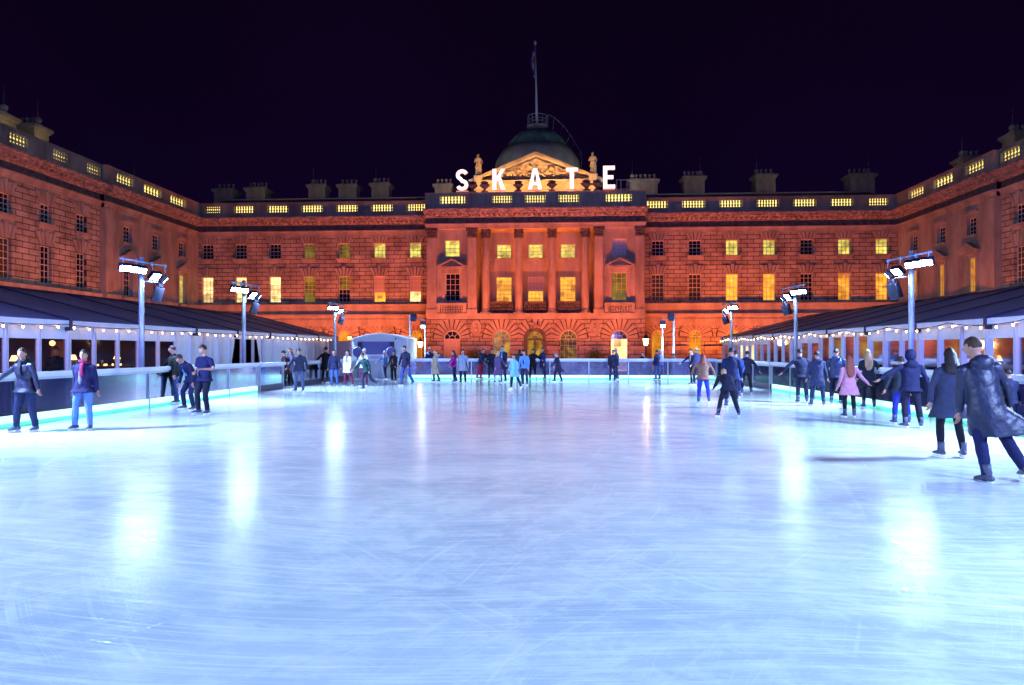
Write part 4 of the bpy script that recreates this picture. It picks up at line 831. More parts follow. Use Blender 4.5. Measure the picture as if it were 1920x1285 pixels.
# ---------------------------------------------------------------- floodlight masts
MG = 'floodlight masts beside the rink'; FLOOD = 860
def mast(x, y, sg, lab):        # sg = direction towards the rink
    t = thing('floodlight_mast', (x, y, -.02), lab, 'floodlight mast', MG)
    q = MB(); q.tube([(x, y, -.02), (x, y, 4.42)], [.085, .07], 14); q.tube([(x, y, -.02), (x, y, .03)], [.16, .16], 14); q.build('pole', M['pole'], t, True)
    u = V((sg*.16, 1, 0)).normalized()
    P = lambda s, z, o=0: V((x, y, 0))+u*s+V((sg*o, 0, z))
    q = MB(); q.tube([P(-.98, 4.26, .1), P(.92, 4.26, .1)], [.03]*2, 8, (0, 0, 1))
    for s in (-.85, -.35, .3, .85): q.tube([P(s, 4.30, .1), P(s, 4.02, .12)], [.018]*2, 6); q.box(P(s, 0, .1).x-.03, P(s, 0, .1).x+.03, P(s, 0).y-.03, P(s, 0).y+.03, 4.2, 4.31)
    q.build('crossbar', M['pole'], t, True)
    def head(c, aim, wd, hh, lensm, ld=.12):
        d = V(aim).normalized(); xx = V((0, 0, 1)).cross(d).normalized(); yy = d.cross(xx); Mx = Matrix.Translation(c) @ Matrix((xx, yy, d)).transposed().to_4x4()
        q = MB(); q.obox(Mx @ Matrix.Translation((0, 0, -ld/2)), wd+.06, hh+.06, ld)
        k = int(wd/.09)
        for i in range(k): q.obox(Mx @ Matrix.Translation((-wd/2+wd*(i+.5)/k, 0, -ld-.03)), .02, hh*.8, .06)
        o = q.build('lamp_head', M['house'], t); q = MB()
        q.obox(Mx @ Matrix.Translation((0, 0, .004)), wd, hh, .008); q.build('lens', M[lensm], o)
    for i in range(3): head(P(-.84+.31*i, 3.98, .16), (sg*.50, -.52, -.62), .27, .17, 'lens')
    head(P(.38, 3.86, .16), (sg*.62, -.18, -.7), .26, .22, 'lens'); head(P(.86, 3.80, .12), (sg*.6, .42, -.6), .2, .17, 'lensw')
    ld = bpy.data.lights.new('flood_beam', 'AREA'); ld.shape = 'RECTANGLE'; ld.size = .9; ld.size_y = .2; ld.energy = FLOOD; ld.color = LAMP_COL; ld.spread = R(105)
    lo = bpy.data.objects.new('flood_beam', ld); C.objects.link(lo); lo.parent = t; d = V((sg*.78, .30, -.55)).normalized(); xx = V((0, 1, 0)); xx = (xx-d*xx.dot(d)).normalized(); yy = (-d).cross(xx)
    lo.matrix_local = Matrix.Translation(P(-.2, 3.80, .36)-V((x, y, -.02))) @ Matrix((xx, yy, -d)).transposed().to_4x4()
    q = MB(); q.tube([P(-.02, 3.70, 0), P(.55, 3.70, .1)], [.028]*2, 8, (0, 0, 1)); q.build('lower_arm', M['pole'], t, True)
    c = P(.56, 3.33, .1); Mx = Matrix.Translation(c) @ Matrix.Rotation(R(18*sg), 4, 'Y') @ Matrix.Rotation(R(35), 4, 'Z')
    q = MB(); q.obox(Mx, .25, .26, .46); q.obox(Mx @ Matrix.Translation((0, 0, .3)), .12, .12, .1); q.tube([c+V((0, 0, .3)), P(.5, 3.7, .1)], [.02]*2, 6); q.build('loudspeaker', M['speaker'], t)
    return t
ml = mast(-12.4, 20.0, 1, 'nearest floodlight mast in front of the left marquee')
mr = mast(10.2, 20.0, -1, 'nearest floodlight mast in front of the right marquee')
for y, lb in ((26.9, 'middle floodlight mast in front of the left marquee'), (38.5, 'farthest floodlight mast at the end of the left marquee')): c = copy_tree(ml); c.location.y = y; c['label'] = lb
for y, lb in ((29.2, 'middle floodlight mast in front of the right marquee'), (39.4, 'farthest floodlight mast at the end of the right marquee')): c = copy_tree(mr); c.location.y = y; c['label'] = lb
for m0, s in ((ml, 'left'), (mr, 'right')):
    for y, k in ((11.5, 'first'), (3.0, 'second'), (-6.0, 'third')):
        c = copy_tree(m0); c.location.y = y; sg = 1 if s == 'left' else -1      # these also carry an added blue fill beam aimed at the palace
        ld = bpy.data.lights.new('blue_fill_beam', 'AREA'); ld.shape = 'RECTANGLE'; ld.size = .8; ld.size_y = .3; ld.energy = 460; ld.color = (.20, .24, 1); ld.spread = R(120)
        lo = bpy.data.objects.new('blue_fill_beam', ld); C.objects.link(lo); lo.parent = c; d = V((sg*.22, .96, -.02)).normalized(); xx = V((1, 0, 0)); xx = (xx-d*xx.dot(d)).normalized(); yy = (-d).cross(xx)
        lo.matrix_local = Matrix.Translation((sg*.3, 1.0, 3.9)) @ Matrix((xx, yy, -d)).transposed().to_4x4()
        c['label'] = '%s floodlight mast behind the view on the %s side' % (k, s)
def goal(xa, xb, y, lampx, lab, lab2):
    t = thing('light_gantry', ((xa+xb)/2, y, -.8), lab, 'light stand'); q = MB(); hi, lo_ = (xa, xb) if abs(lampx-xb) < abs(lampx-xa) else (xb, xa)
    q.tube([(hi, y, -.8), (hi, y, 3.8)], [.06]*2, 8); q.tube([(lo_, y, -.8), (lo_, y, 3.45)], [.045]*2, 8); q.tube([(hi, y, 3.72), (lo_, y, 3.5)], [.025]*2, 6, (0, 0, 1)); q.build('frame', M['pole'], t, True)
    for xx, z, nm, s in ((lampx, 3.2, 'lamp_head', .3), (hi+(lo_-hi)*.25, 3.62, 'loudspeaker', .34)):
        q = MB(); Mx = Matrix.Translation((xx, y-.12, z)) @ Matrix.Rotation(R(-35), 4, 'X'); q.obox(Mx, s, s*.8, s*1.1); o = q.build(nm, M['house'], t)
        if nm == 'lamp_head':
            ld = bpy.data.lights.new('corner_beam', 'AREA'); ld.size = .3; ld.energy = 420; ld.color = LAMP_COL; ld.spread = R(100); lo = bpy.data.objects.new('corner_beam', ld); C.objects.link(lo); lo.parent = t; lo.location = (xx-(xa+xb)/2, -.42, z+.8-.25); lo.rotation_euler = (R(-20), 0, 0)
        if nm == 'lamp_head': q = MB(); q.obox(Mx @ Matrix.Translation((0, 0, -s*.56)) , s*.85, s*.7, .01); q.build('lens', M['lensw'], o)
goal(atY(769, 42), atY(797, 42), 42, atY(794, 42), 'thin light gantry standing beside the kiosk', '')
goal(atY(1242, 42), atY(1263, 42), 42, atY(1242, 42), 'thin light gantry behind the far barrier near the right corner', '')
# ---------------------------------------------------------------- kiosk and screens
KX0, KX1 = -11.35, -8.15; ky = 38.3
t = thing('kiosk', ((KX0+KX1)/2, ky+1, -.02), 'pale blue kiosk with a curved roof and wide shutter at the far left corner', 'kiosk')
TK = Tf(ky); q = MB(); N = 14; top = [(KX0+(KX1-KX0)*i/N, 2.22+.30*math.sin(math.pi*i/N)) for i in range(N+1)]
w0, w1, z0, z1 = KX0+.32, KX1-.75, 1.36, 2.1
fb(q, TK, KX0, w0, -.02, 2.2, -.12, 0); fb(q, TK, w1, KX1, -.02, 2.2, -.12, 0); fb(q, TK, w0, w1, -.02, z0, -.12, 0); fb(q, TK, w0, w1, z1, 2.2, -.12, 0)
q.prism([(KX0, 2.2)]+top[1:-1]+[(KX1, 2.2)], -.12, -.001, TK)
for x in (KX0, KX1-.12): q.box(x, x+.12, ky+.12, ky+2.4, -.02, 2.2)
q.box(KX0, KX1, ky+2.4, ky+2.5, -.02, 2.2); q.build('body', M['kioskwhite'], t)
q = MB()
for (a, b), (c, d) in zip(top, top[1:]): q.prism([(a, b), (c, d), (c, d+.05), (a, b+.05)], -2.6, .12, TK)
q.build('roof', M['kioskwhite'], t)
MB().box(w0, w1, z0, z1, -.10, -.06, TK).build('shutter', M['screen'], t)
for x in (w0+.02, w1-.26): MB().box(x, x+.24, z1-.46, z1-.04, -.059, .04, TK).build('loudspeaker', M['speaker'], t)
q = MB(); fb(q, TK, w0-.1, w1+.1, z0-.10, z0-.002, .001, .3); q.build('counter', M['rail'], t); q = MB(); fb(q, TK, KX0, KX1, 1.0, 1.12, .002, .10); q.build('rail', M['rail'], t)
for x in (KX0+.15, w1+.08): q = MB(); q.ball(TK(V((x, 2.24, .05))), .05, 8, 6); q.build('spot_lamp', M['house'], t, True)
for x, lb in ((w0+.12, 'round grey table stood on edge at the left of the kiosk counter'), (w1-.1, 'round grey table stood on edge at the right of the kiosk counter')):
    q = MB(); q.lathe([(.27, 0), (.29, .03), (.27, .06)], (0, 0, 0), 22, lambda p, x=x: V((x+p.x, ky-.40+p.z, 1.5+p.y))); 
    q.tube([(x, ky-.36, 1.5), (x, ky-.36, -.0)], [.03]*2, 6); o = q.build('round_table', M['screen'], None); tag(o, lb, 'table')
t = thing('screen_panel', (-12.3, 40.2, -.02), 'plain mauve screen panel between the left marquee and the kiosk', 'screen'); q = MB(); q.box(-13.3, -11.5, 40.2, 40.26, -.02, 2.15); q.build('board', mat('mauve_board', (.30, .16, .24), .7, noise=(2, .85, 1.1)), t)
for x in (-13.25, -11.6): MB().box(x, x+.08, 40.26, 40.34, -.02, 2.2).build('post', M['post'], t)
q = MB(); q.obox(Matrix.Translation((-12.0, 40.15, 2.35)) @ Matrix.Rotation(R(25), 4, 'X'), .3, .12, .2); o = q.build('small_floodlight', M['house'], None); tag(o, 'small amber floodlight clamped above the mauve screen', 'floodlight')
q = MB(); q.obox(Matrix.Translation((-12.0, 40.05, 2.33)) @ Matrix.Rotation(R(25), 4, 'X'), .24, .02, .16); q.build('lens', M['shade'], o)
# ---------------------------------------------------------------- street lamps and planters by the palace
def lamp_post(x, y, s, lab, e):
    t = thing('street_lamp', (x, y, -.8), lab, 'street lamp', 'old lanterns in the courtyard'); z = 2.75*s-.8
    q = MB(); q.lathe([(.16, 0), (.16, .25), (.09, .35), (.07, .9), (.05, 1.0), (.045, z-.25+.8), (.09, z-.2+.8), (.05, z-.12+.8)], (x, y, -.8), 12); q.build('post', M['iron'], t, True)
    q = MB(); q.tube([(x, y, z-.12), (x, y, z+.38)], [.13, .23], 6); q.build('lantern', M['lantern'], t)
    q = MB(); q.tube([(x, y, z+.38), (x, y, z+.42), (x, y, z+.68)], [.29, .27, .05], 6); q.ball((x, y, z+.74), .06, 8, 6)
    q.build('lamp_cap', M['iron'], t)
    pl = bpy.data.lights.new('lantern_glow', 'POINT'); pl.energy = e; pl.color = (1, .55, .2); pl.shadow_soft_size = .2; po = bpy.data.objects.new('lantern_glow', pl); C.objects.link(po); po.parent = t; po.location = (0, -.4, z+.9)
lamp_post(atY(788, 58), 58, 1.0, 'black street lamp with amber lantern standing left of the colonnade', 60)
lamp_post(atY(1211, 52), 52, 1.05, 'black street lamp with bright pale lantern standing right of the colonnade', 60)
for i, x in enumerate((-7.0, 3.97)):
    t = thing('potted_shrub', (x, 61.6, -.8), 'dark leafy shrub in a stone tub below the %s oval medallion' % ('left', 'right')[i], 'shrub', 'dark shrubs below the medallions')
    q = MB(); q.lathe([(.42, 0), (.5, .1), (.46, .6), (.56, .7)], (x, 61.6, -.8), 14); q.build('tub', M['stone'], t, True)
    q = MB(); rr = random.Random(i)
    for k in range(700):
        a, b, c = rr.gauss(0, .34), rr.gauss(0, .34), rr.gauss(0, .42); p = V((x+a, 61.6+b, .75+c)); d1 = V((rr.uniform(-1, 1), rr.uniform(-1, 1), rr.uniform(-1, 1))).normalized()*.09; d2 = d1.cross(V((rr.uniform(-1, 1), 1, rr.uniform(-1, 1)))).normalized()*.05
        q.add([p-d1, p+d2, p+d1, p-d2], [(0, 1, 2, 3)])
    q.build('foliage', M['leaf'], t); MB().box(x-.04, x+.04, 61.56, 61.64, -.1, 1.0).build('stem', M['wood'], t)
# ---------------------------------------------------------------- people
def skinmat(name, col): return mat(name, col, .55, spec=.35, bump=(40, .1, .002))
SK = [skinmat('fair_skin', (.40, .20, .145)), skinmat('tan_skin', (.27, .135, .09)), skinmat('dark_skin', (.16, .08, .055))]
M['eye'] = mat('eye', (.03, .02, .02), .2); M['eyew'] = mat('eye_white', (.7, .7, .7), .3); M['lip'] = mat('lips', (.42, .13, .12), .5); M['blade'] = mat('steel_blade', (.6, .62, .68), .3, metal=.6); M['boot'] = mat('rental_skate_boot', (.045, .05, .095), .5); M['bootw'] = mat('pale_skate_boot', (.45, .47, .55), .5); M['sole'] = mat('white_blade_holder', (.85, .85, .88), .4)
HC = {'black': (.008, .007, .008), 'brown': (.045, .022, .012), 'dark': (.018, .011, .009), 'red': (.16, .035, .015), 'blond': (.30, .19, .08), 'grey': (.25, .24, .24), 'light': (.38, .30, .2)}
_cl = {}
def cloth(col, kind='cloth'):
    g = .5 if max(col) < .16 else .8; k = (tuple(c*g for c in col), kind); col = k[0]
    if k not in _cl:
        nm = 'cloth_%d' % len(_cl)
        _cl[k] = mat(nm, col, .42 if kind == 'shiny' else .82, spec=.35 if kind == 'shiny' else .2, noise=(9, .8, 1.2), bump=(14, .45, .02), sheen=0)
    return _cl[k]
_hm = {}
def hairmat(k):
    if k not in _hm: _hm[k] = mat('hair_'+k, HC[k], .5, spec=.3, noise=(40, .6, 1.5, (1, 1, .15)), bump=(60, .9, .015))
    return _hm[k]
tex = bpy.data.textures.new('fabric_folds', 'CLOUDS'); tex.noise_scale = .15; tex.noise_depth = 2
JOBS = []      # (object, voxel size, fold strength)
def limbdir(a, b, s): a, b = R(a), R(b); return V((s*math.sin(b), -math.sin(a)*math.cos(b), -math.cos(a)*math.cos(b)))
def person(px, yf, yh, face, lab, top=(.02,.025,.07), tlen='hip', bot=(.03,.04,.12), hair='dark', hs='short', pose=None, skin=0, fem=False, hat=None, scarf=None, shirt=None,
           boots='boot', kind='cloth', blow=(0, 0, 0), flare=.05, hood=False, roll=0, group=None, at=None, hz=None, z0=0.0, skates=True, robe=False, legskin=False, bag=None):
    if at is None: base, zc = ground(px, yf)
    else: base = V((*at, 0)); zc = base.y*math.cos(TH)-base.x*math.sin(TH)
    H = hz or (yf-yh)*zc/F
    near = zc < 24; vox = .0125 if zc < 17 else (.016 if near else .022)
    p = dict(la=(4, 10, 14, 4), ra=(4, 10, 14, 4), ll=(4, 4, 6), rl=(-2, 4, 6), lean=3, side=0, hp=0, hy=0, toe=12)
    if pose: p.update(pose)
    jr = random.Random(int(px*13+yf)); p['la'], p['ra'] = [tuple(v+jr.uniform(-5, 5) for v in p[k_]) for k_ in ('la', 'ra')]; p['hy'] += jr.uniform(-12, 12); p['side'] += jr.uniform(-2.5, 2.5)
    for k_ in ('ll', 'rl'): p[k_] = (p[k_][0]+jr.uniform(-3, 3), p[k_][1], p[k_][2]+jr.uniform(0, 6))+tuple(p[k_][3:])
    s = -1 if fem else 1
    sw = .188 if fem else .212; hw = .095; wr = .95 if fem else 1.06
    Rt = Matrix.Rotation(R(p['side']), 3, 'Y') @ Matrix.Rotation(R(p['lean']), 3, 'X'); Rh_ = Matrix.Rotation(R(p['side']*.5), 3, 'Y') @ Matrix.Rotation(R(p['lean']*.45), 3, 'X')
    pel = V((0, 0, 0)); X = lambda v: Rt @ V(v)
    waist = Rh_ @ V((0, 0, .16)); ch = waist+X((0, 0, .17)); nb = waist+X((0, .012, .36)); 
    sh = {k: waist+X((k*sw, .01, .285)) for k in (-1, 1)}
    RH = Matrix.Rotation(R(p['side']*.4), 3, 'Y') @ Matrix.Rotation(R(p['lean']*.45+p['hp']), 3, 'X') @ Matrix.Rotation(R(p['hy']), 3, 'Z')
    hc = nb+X((0, -.005, .075))+RH @ V((0, -.015, .115))
    jt = {}
    for k, key, ak in ((-1, 'rl', 'ra'), (1, 'll', 'la')):     # k=-1: the person's right
        a, b, kn = p[key][:3]; hip = V((k*hw, 0, -.02)); knee = hip+limbdir(a, b, k)*.43; ank = knee+limbdir(a-kn, p[key][3] if len(p[key]) > 3 else b*.6, k)*.40
        jt[k] = [hip, knee, ank, a-kn]
        a, b, a2, b2 = p[ak]; el = sh[k]+limbdir(a, b, k)*.285; wrp = el+limbdir(a2, b2, k)*.25; jt[k*10] = [sh[k], el, wrp, (a2, b2)]
    low = min(jt[-1][2].z, jt[1][2].z)
    GZ = low-.135                                             # ice level in body space
    # ---- body: one continuous skin
    b = MB(); sk = .92
    b.tube([pel+V((0, 0, -.09)), pel, waist, ch, nb+X((0, 0, -.04)), nb], [(.15*sk, .11*sk), (.165*sk, .115*sk), (.135*wr*sk, .095*sk), (.165*wr*sk, .11*sk), (.13*wr, .08), (.06, .055)], 14, Rt @ V((1, 0, 0)))
    b.tube([nb+X((0, 0, -.05)), nb+X((0, -.005, .04)), hc+RH @ V((0, .02, -.05))], [.06, .054, .056], 12, rnd=True)
    b.ball(hc, (.066, .082, .10), 14, 10, RH)
    for k in (-1, 1):
        hip, kn_, an, sa = jt[k]; b.tube([hip+V((0, 0, .04)), hip, (hip+kn_)/2, kn_, kn_+(an-kn_)*.3, an], [.075, .08, .066, .05, .052, .034], 12, rnd=True)
        S_, E_, W_, _ = jt[k*10]; b.tube([sh[k]*.8+ch*.2, S_, (S_+E_)/2, E_, E_+(W_-E_)*.3, W_], [.05, .05, .043, .037, .037, .026], 10, rnd=True)
        d = (W_-E_).normalized(); b.tube([W_, W_+d*.045, W_+d*.085], [(.018, .026), (.016, .038), (.013, .036)], 10, V((0, 1, 0)) if abs(d.y) < .8 else (0, 0, 1), rnd=True)
    mats_b = [SK[skin], M['eye'], M['lip'], M['eyew']]
    body = b.build('person', mats_b, None, True); JOBS.append((body, vox, 0, 'body'))
    # head detail and fingers, joined to the skin after it has been merged
    e = MB()
    def hf(d, q):
        x, y, z = q.x, q.y, q.z; f = max(0, -d.y)
        if z < -.02: k = 1-.32*min(1, (-.02-z)/.09); x *= k; y = y*(1-.12*min(1, (-.02-z)/.09)) if y > 0 else y
        if f > .5:
            if abs(x) < .02: y -= .022*math.exp(-((z+.012)/.02)**2)*(1-abs(x)/.02)+.008*math.exp(-((z-.01)/.03)**2)*(1-abs(x)/.02)
            y += .009*math.exp(-((z-.018)/.014)**2)*math.exp(-((abs(x)-.03)/.014)**2)
            y -= .006*math.exp(-((z-.040)/.012)**2); y -= .008*math.exp(-((z+.093)/.014)**2)
        return V((x, y, z))
    e.ball(hc, (.076, .095, .120), 28, 22, RH, hf)
    for k in (-1, 1):
        e.ball(hc+RH @ V((k*.073, .008, -.005)), (.012, .02, .03), 8, 6, RH)
        e.mi = 3; e.ball(hc+RH @ V((k*.029, -.079, .016)), (.013, .009, .008), 8, 6, RH); e.mi = 1; e.ball(hc+RH @ V((k*.029, -.084, .016)), (.007, .006, .007), 8, 6, RH)
        e.tube([hc+RH @ V((k*.016, -.089, .036)), hc+RH @ V((k*.045, -.077, .038))], [.0045]*2, 5); e.mi = 0
    e.mi = 2; e.ball(hc+RH @ V((0, -.086, -.050)), (.024, .008, .008), 10, 6, RH); e.mi = 0
    for k in (-1, 1):
        S_, E_, W_, _ = jt[k*10]; d = (W_-E_).normalized(); side = V((0, -1, 0)); side = (side-d*side.dot(d)); side = side.normalized() if side.length > .2 else V((0, 0, 1)); pn = d.cross(side)*(-k)   # towards the thigh
        for j, (off, L) in enumerate(((.026, .066), (.009, .075), (-.009, .07), (-.025, .054))):
            b0 = W_+d*.085+side*off; b1 = b0+d*L*.45+pn*.010; b2 = b1+(d*.8+pn*.6).normalized()*L*.32; b3 = b2+(d*.4+pn*.9).normalized()*L*.26
            e.tube([b0-d*.02, b0, b1, b2, b3], [.009, .0088, .0082, .0075, .006], 6, rnd=True)
        b0 = W_+d*.03+side*.024; e.tube([b0, b0+(d*.6+side*.8).normalized()*.035+pn*.008, b0+(d*.9+side*.5).normalized()*.062+pn*.02], [.012, .010, .007], 6, rnd=True)
    body['_x'] = len(JOBS)
    JOBS[-1] = (body, vox, 0, e)
    # ---- trousers
    b = MB(); tw = 1.0
    b.tube([waist+X((0, 0, -.02)), pel, pel+V((0, 0, -.10))], [(.150*wr, .112), (.180, .135), (.165, .125)], 14, Rt @ V((1, 0, 0)))
    for k in (-1, 1):
        hip, kn_, an, sa = jt[k]; g = .86 if legskin else 1
        b.tube([hip+V((0, 0, .06)), hip+(kn_-hip)*.12, (hip+kn_)/2, kn_, kn_+(an-kn_)*.3, kn_+(an-kn_)*.72, an+(an-kn_)*.02], [.102*g, .108*g, .092*g, .072*g, .074*g, .062*g, .060*g], 12, rnd=False)
        b.ball(kn_, .064*g, 10, 8)
    tr = b.build('trousers', cloth(bot), body, True); JOBS.append((tr, vox, .020 if not legskin else .003, None))
    # ---- jacket or coat
    b = MB(); sl = 1.0; ex = .026 if tlen != 'tee' else .008
    hem = {'tee': .09, 'hip': .10, 'thigh': .30, 'knee': .50}[tlen]
    b.tube([pel+V((0, 0, -.02)), waist, ch, waist+X((0, .005, .29)), nb+X((0, 0, -.035)), nb+X((0, 0, .012))], [(.172+ex*.4, .13+ex), (.148*wr+ex, .112+ex), (.182*wr+ex, .125+ex), (.165*wr+ex, .105+ex), (.10+ex, .08+ex), (.062+ex, .060+ex)], 18, Rt @ V((1, 0, 0)))
    ld = ((jt[1][1]-jt[1][0])+(jt[-1][1]-jt[-1][0])).normalized(); ld = (ld+V((0, 0, -1))*.8).normalized(); bl = V(blow)
    ph = random.uniform(0, 6); spread = abs(jt[1][1].x-jt[-1][1].x)*.28; n4 = 4
    P = [waist+X((0, 0, .05)), waist, pel+ld*.02]; Q = [(.15*wr+ex, .112+ex), (.155*wr+ex, .118+ex), (.178+ex, .138+ex)]
    for i in range(1, n4+1):
        u = i/n4; P.append(pel+ld*(.02+hem*u)+bl*u**1.3); Q.append((.178+ex+(flare+spread*.5*min(1, hem/.3))*u+abs(bl.x)*.30*u, .138+ex+flare*.8*u))
    b.tube(P[:3], Q[:3], 24, Rt @ V((1, 0, 0)))
    b.tube([pel+V((0, 0, .06))]+P[2:], [Q[1]]+Q[2:], 28, flat=True, mod=lambda t_, a: 1+(.10*math.sin(5*a+ph)+.05*math.sin(9*a+2*ph))*max(0, t_-.3) if tlen in ('thigh', 'knee') else 1)
    for k in (-1, 1):
        S_, E_, W_, _ = jt[k*10]; c0 = sh[k]*.72+ch*.28+X((0, 0, .05))
        if tlen == 'tee': b.tube([c0, S_, S_+(E_-S_)*.5, S_+(E_-S_)*.72], [.062, .066, .060, .060], 12)
        else: b.tube([c0, S_, (S_+E_)/2, E_, E_+(W_-E_)*.4, W_+(W_-E_)*.0], [.060, .065, .060, .054, .051, .044], 12); b.ball(E_, .048, 10, 8)
        b.ball(S_, .060, 10, 8)
    for k in (-1, 1): b.tube([nb+X((k*.02, .01, -.03)), sh[k]+X((-k*.02, 0, .012))], [.058, .052], 10, rnd=True)
    if tlen != 'tee': b.tube([nb+X((0, .005, -.03)), nb+X((0, 0, .05))], [(.085, .085), (.078, .08)], 14, mod=None)
    if hood: b.ball(nb+X((0, .10, -.02)), (.135, .075, .10), 14, 10, Rt)
    if robe:
        b.tube([ch, waist, pel, pel+V((.03, 0, -.45)), pel+V((0, 0, -.86))], [(.2, .15), (.19, .16), (.22, .18), (.24, .20), (.28, .24)], 20, mod=lambda t_, a: 1+.09*math.sin(7*a+t_*3))
    nm = 'shirt' if tlen == 'tee' else ('coat' if tlen in ('thigh', 'knee') else 'jacket')
    jk = b.build(nm, cloth(top, kind), body, True); JOBS.append((jk, vox, .022 if kind == 'shiny' else .036 if tlen != 'tee' else .010, None))
    if shirt:                    # open front: the garment beneath shows as a strip
        b = MB(); pts = [pel+X((0, -.012, -.07)), waist+X((0, -.03, 0)), ch+X((0, -.035, 0)), nb+X((0, -.03, -.03))]
        b.tube(pts, [(.085, .150), (.075, .125), (.072, .125), (.05, .075)], 14, Rt @ V((1, 0, 0))); o = b.build('shirt', cloth(shirt), body, True)
    if scarf:
        b = MB(); N = 14; ring = [nb+X((.085*math.cos(2*math.pi*i/N), .085*math.sin(2*math.pi*i/N)-.005, .045-.02*math.sin(2*math.pi*i/N+1.5))) for i in range(N+1)]
        b.tube(ring, [.036]*(N+1), 8, (0, 0, 1)); b.tube([nb+X((.02, -.10, .03)), ch+X((.04, -.165, .06)), ch+X((.05, -.165, -.08))], [(.04, .018), (.045, .016), (.05, .012)], 8, rnd=True); b.build('scarf', cloth(scarf), body, True)
    # ---- hair / hat
    b = MB(); rr = random.Random(int(px*7+yf))
    def hairf(d, q):
        fr = -d.y; lim = .28+.08*math.sin(d.x*9+px) if fr > .35 else (0 if fr > -.1 else (-.28 if hs in ('short', 'curly') else -.5))
        if hs == 'bald': lim = .75
        k = 1.0 if d.z > lim else .80
        n_ = .05*mnoise.noise(d*3.1+V((px, 0, 0)))+(.10*mnoise.noise(d*9+V((0, px, 0))) if hs in ('curly',) else .03*mnoise.noise(d*9))
        return q*(k+n_+(.16 if hs == 'curly' and k == 1 else 0))
    if hs != 'none':
        b.ball(hc+RH @ V((0, .008, .012)), (.085, .104, .124), 26, 20, RH, hairf)
        if hs in ('long', 'bob'):
            L = .30 if hs == 'long' else .12
            b.tube([hc+RH @ V((0, .045, .03)), hc+RH @ V((0, .075, -.08)), nb+X((0, .095, .02)), nb+X((0, .125, -.02-L*.6)), nb+X((0, .115, -.02-L))][:5 if hs == 'long' else 4], [(.085, .06), (.092, .055), (.11, .05), (.115, .035), (.07, .02)][:5 if hs == 'long' else 4], 14, RH @ V((1, 0, 0)), rnd=True, mod=lambda t_, a: 1+.07*math.sin(7*a+t_*4))
        if hs == 'bun': b.ball(hc+RH @ V((0, .10, .07)), .05, 10, 8)
        if hs == 'pony': b.tube([hc+RH @ V((0, .10, .04)), hc+RH @ V((0, .15, -.02)), hc+RH @ V((0, .14, -.20)), hc+RH @ V((0, .12, -.27))], [.03, .04, .034, .012], 8, rnd=True)
        ho = b.build('hair', hairmat(hair), body, True)
    if hat:
        b = MB(); b.ball(hc+RH @ V((0, .006, .025)), (.092, .110, .122), 22, 16, RH, lambda d, q: q*(1.0 if d.z > .12 else .8)); N = 18
        b.tube([hc+RH @ V((.092*math.cos(2*math.pi*i/N), .108*math.sin(2*math.pi*i/N)+.006, .038)) for i in range(N+1)], [.016]*(N+1), 8, (0, 0, 1)); b.build('hat', cloth(hat), body, True)
    if hood == 2:
        b = MB(); b.ball(hc+RH @ V((0, .03, .0)), (.118, .118, .15), 20, 14, RH, lambda d, q: q*(1.0 if -d.y < .72 else .72)); b.build('hood', cloth(top, kind), body, True)
    if bag:
        b = MB(); b.ball(ch+X((0, .19, -.03)), (.14, .09, .20), 12, 10, Rt); b.tube([sh[-1]+X((.05, -.1, 0)), sh[-1]+X((.05, .0, .07)), ch+X((-.1, .15, .12))], [.018]*3, 6); b.tube([sh[1]+X((-.05, -.1, 0)), sh[1]+X((-.05, .0, .07)), ch+X((.1, .15, .12))], [.018]*3, 6)
        o = b.build('backpack', cloth(bag), body, True)
    # ---- skates
    if not robe:
        for k in (-1, 1):
            hip, kn_, an, sa = jt[k]; f = Matrix.Rotation(R(p['toe'])*k, 3, 'Z'); lift = an.z-low
            pitch = 0 if lift < .03 else max(-70, min(30, sa*.9)); fm = f @ Matrix.Rotation(R(-pitch), 3, 'X'); G = lambda v: an+fm @ V(v)
            b = MB(); b.tube([G((0, .01, .13)), G((0, .005, .06)), G((0, .012, -.01)), G((0, -.01, -.045))], [.052, .050, .048, .045], 12); b.tube([G((0, .055, -.045)), G((0, -.02, -.04)), G((0, -.09, -.050)), G((0, -.16, -.062))], [(.040, .038), (.044, .045), (.046, .033), (.036, .02)], 12, fm @ V((1, 0, 0)), rnd=True)
            for j in range(3): b.tube([G((-.035, -.045+.02*j, -.0+.03*j)), G((.035, -.045+.02*j, -.0+.03*j))], [.006]*2, 5)
            o = b.build('ice_skate' if skates else 'shoe', M[boots], body, True)
            if skates:
                b = MB(); q = lambda x0, x1, y0, y1, z0, z1, b=b: b.box(x0, x1, y0, y1, z0, z1, lambda v: G(v)); q(-.003, .003, -.19, .10, -.134, -.112); q(-.018, .018, -.15, -.06, -.112, -.078); q(-.018, .018, .0, .07, -.112, -.078); q(-.007, .007, -.17, .09, -.114, -.104)
                b.mi = 0; b.build('blade', M['sole'], o)
    # ---- place: measure, scale to the height seen, stand on the ice
    topz = hc.z+.135 if not hat else hc.z+.145
    sc = H/((topz-GZ)*math.cos(R(roll))); sc = max(.62, min(1.22, sc))
    body['_place'] = (base.x, base.y, z0, sc, GZ, R(face), R(roll))
    tag(body, lab, 'person', group)
    return body
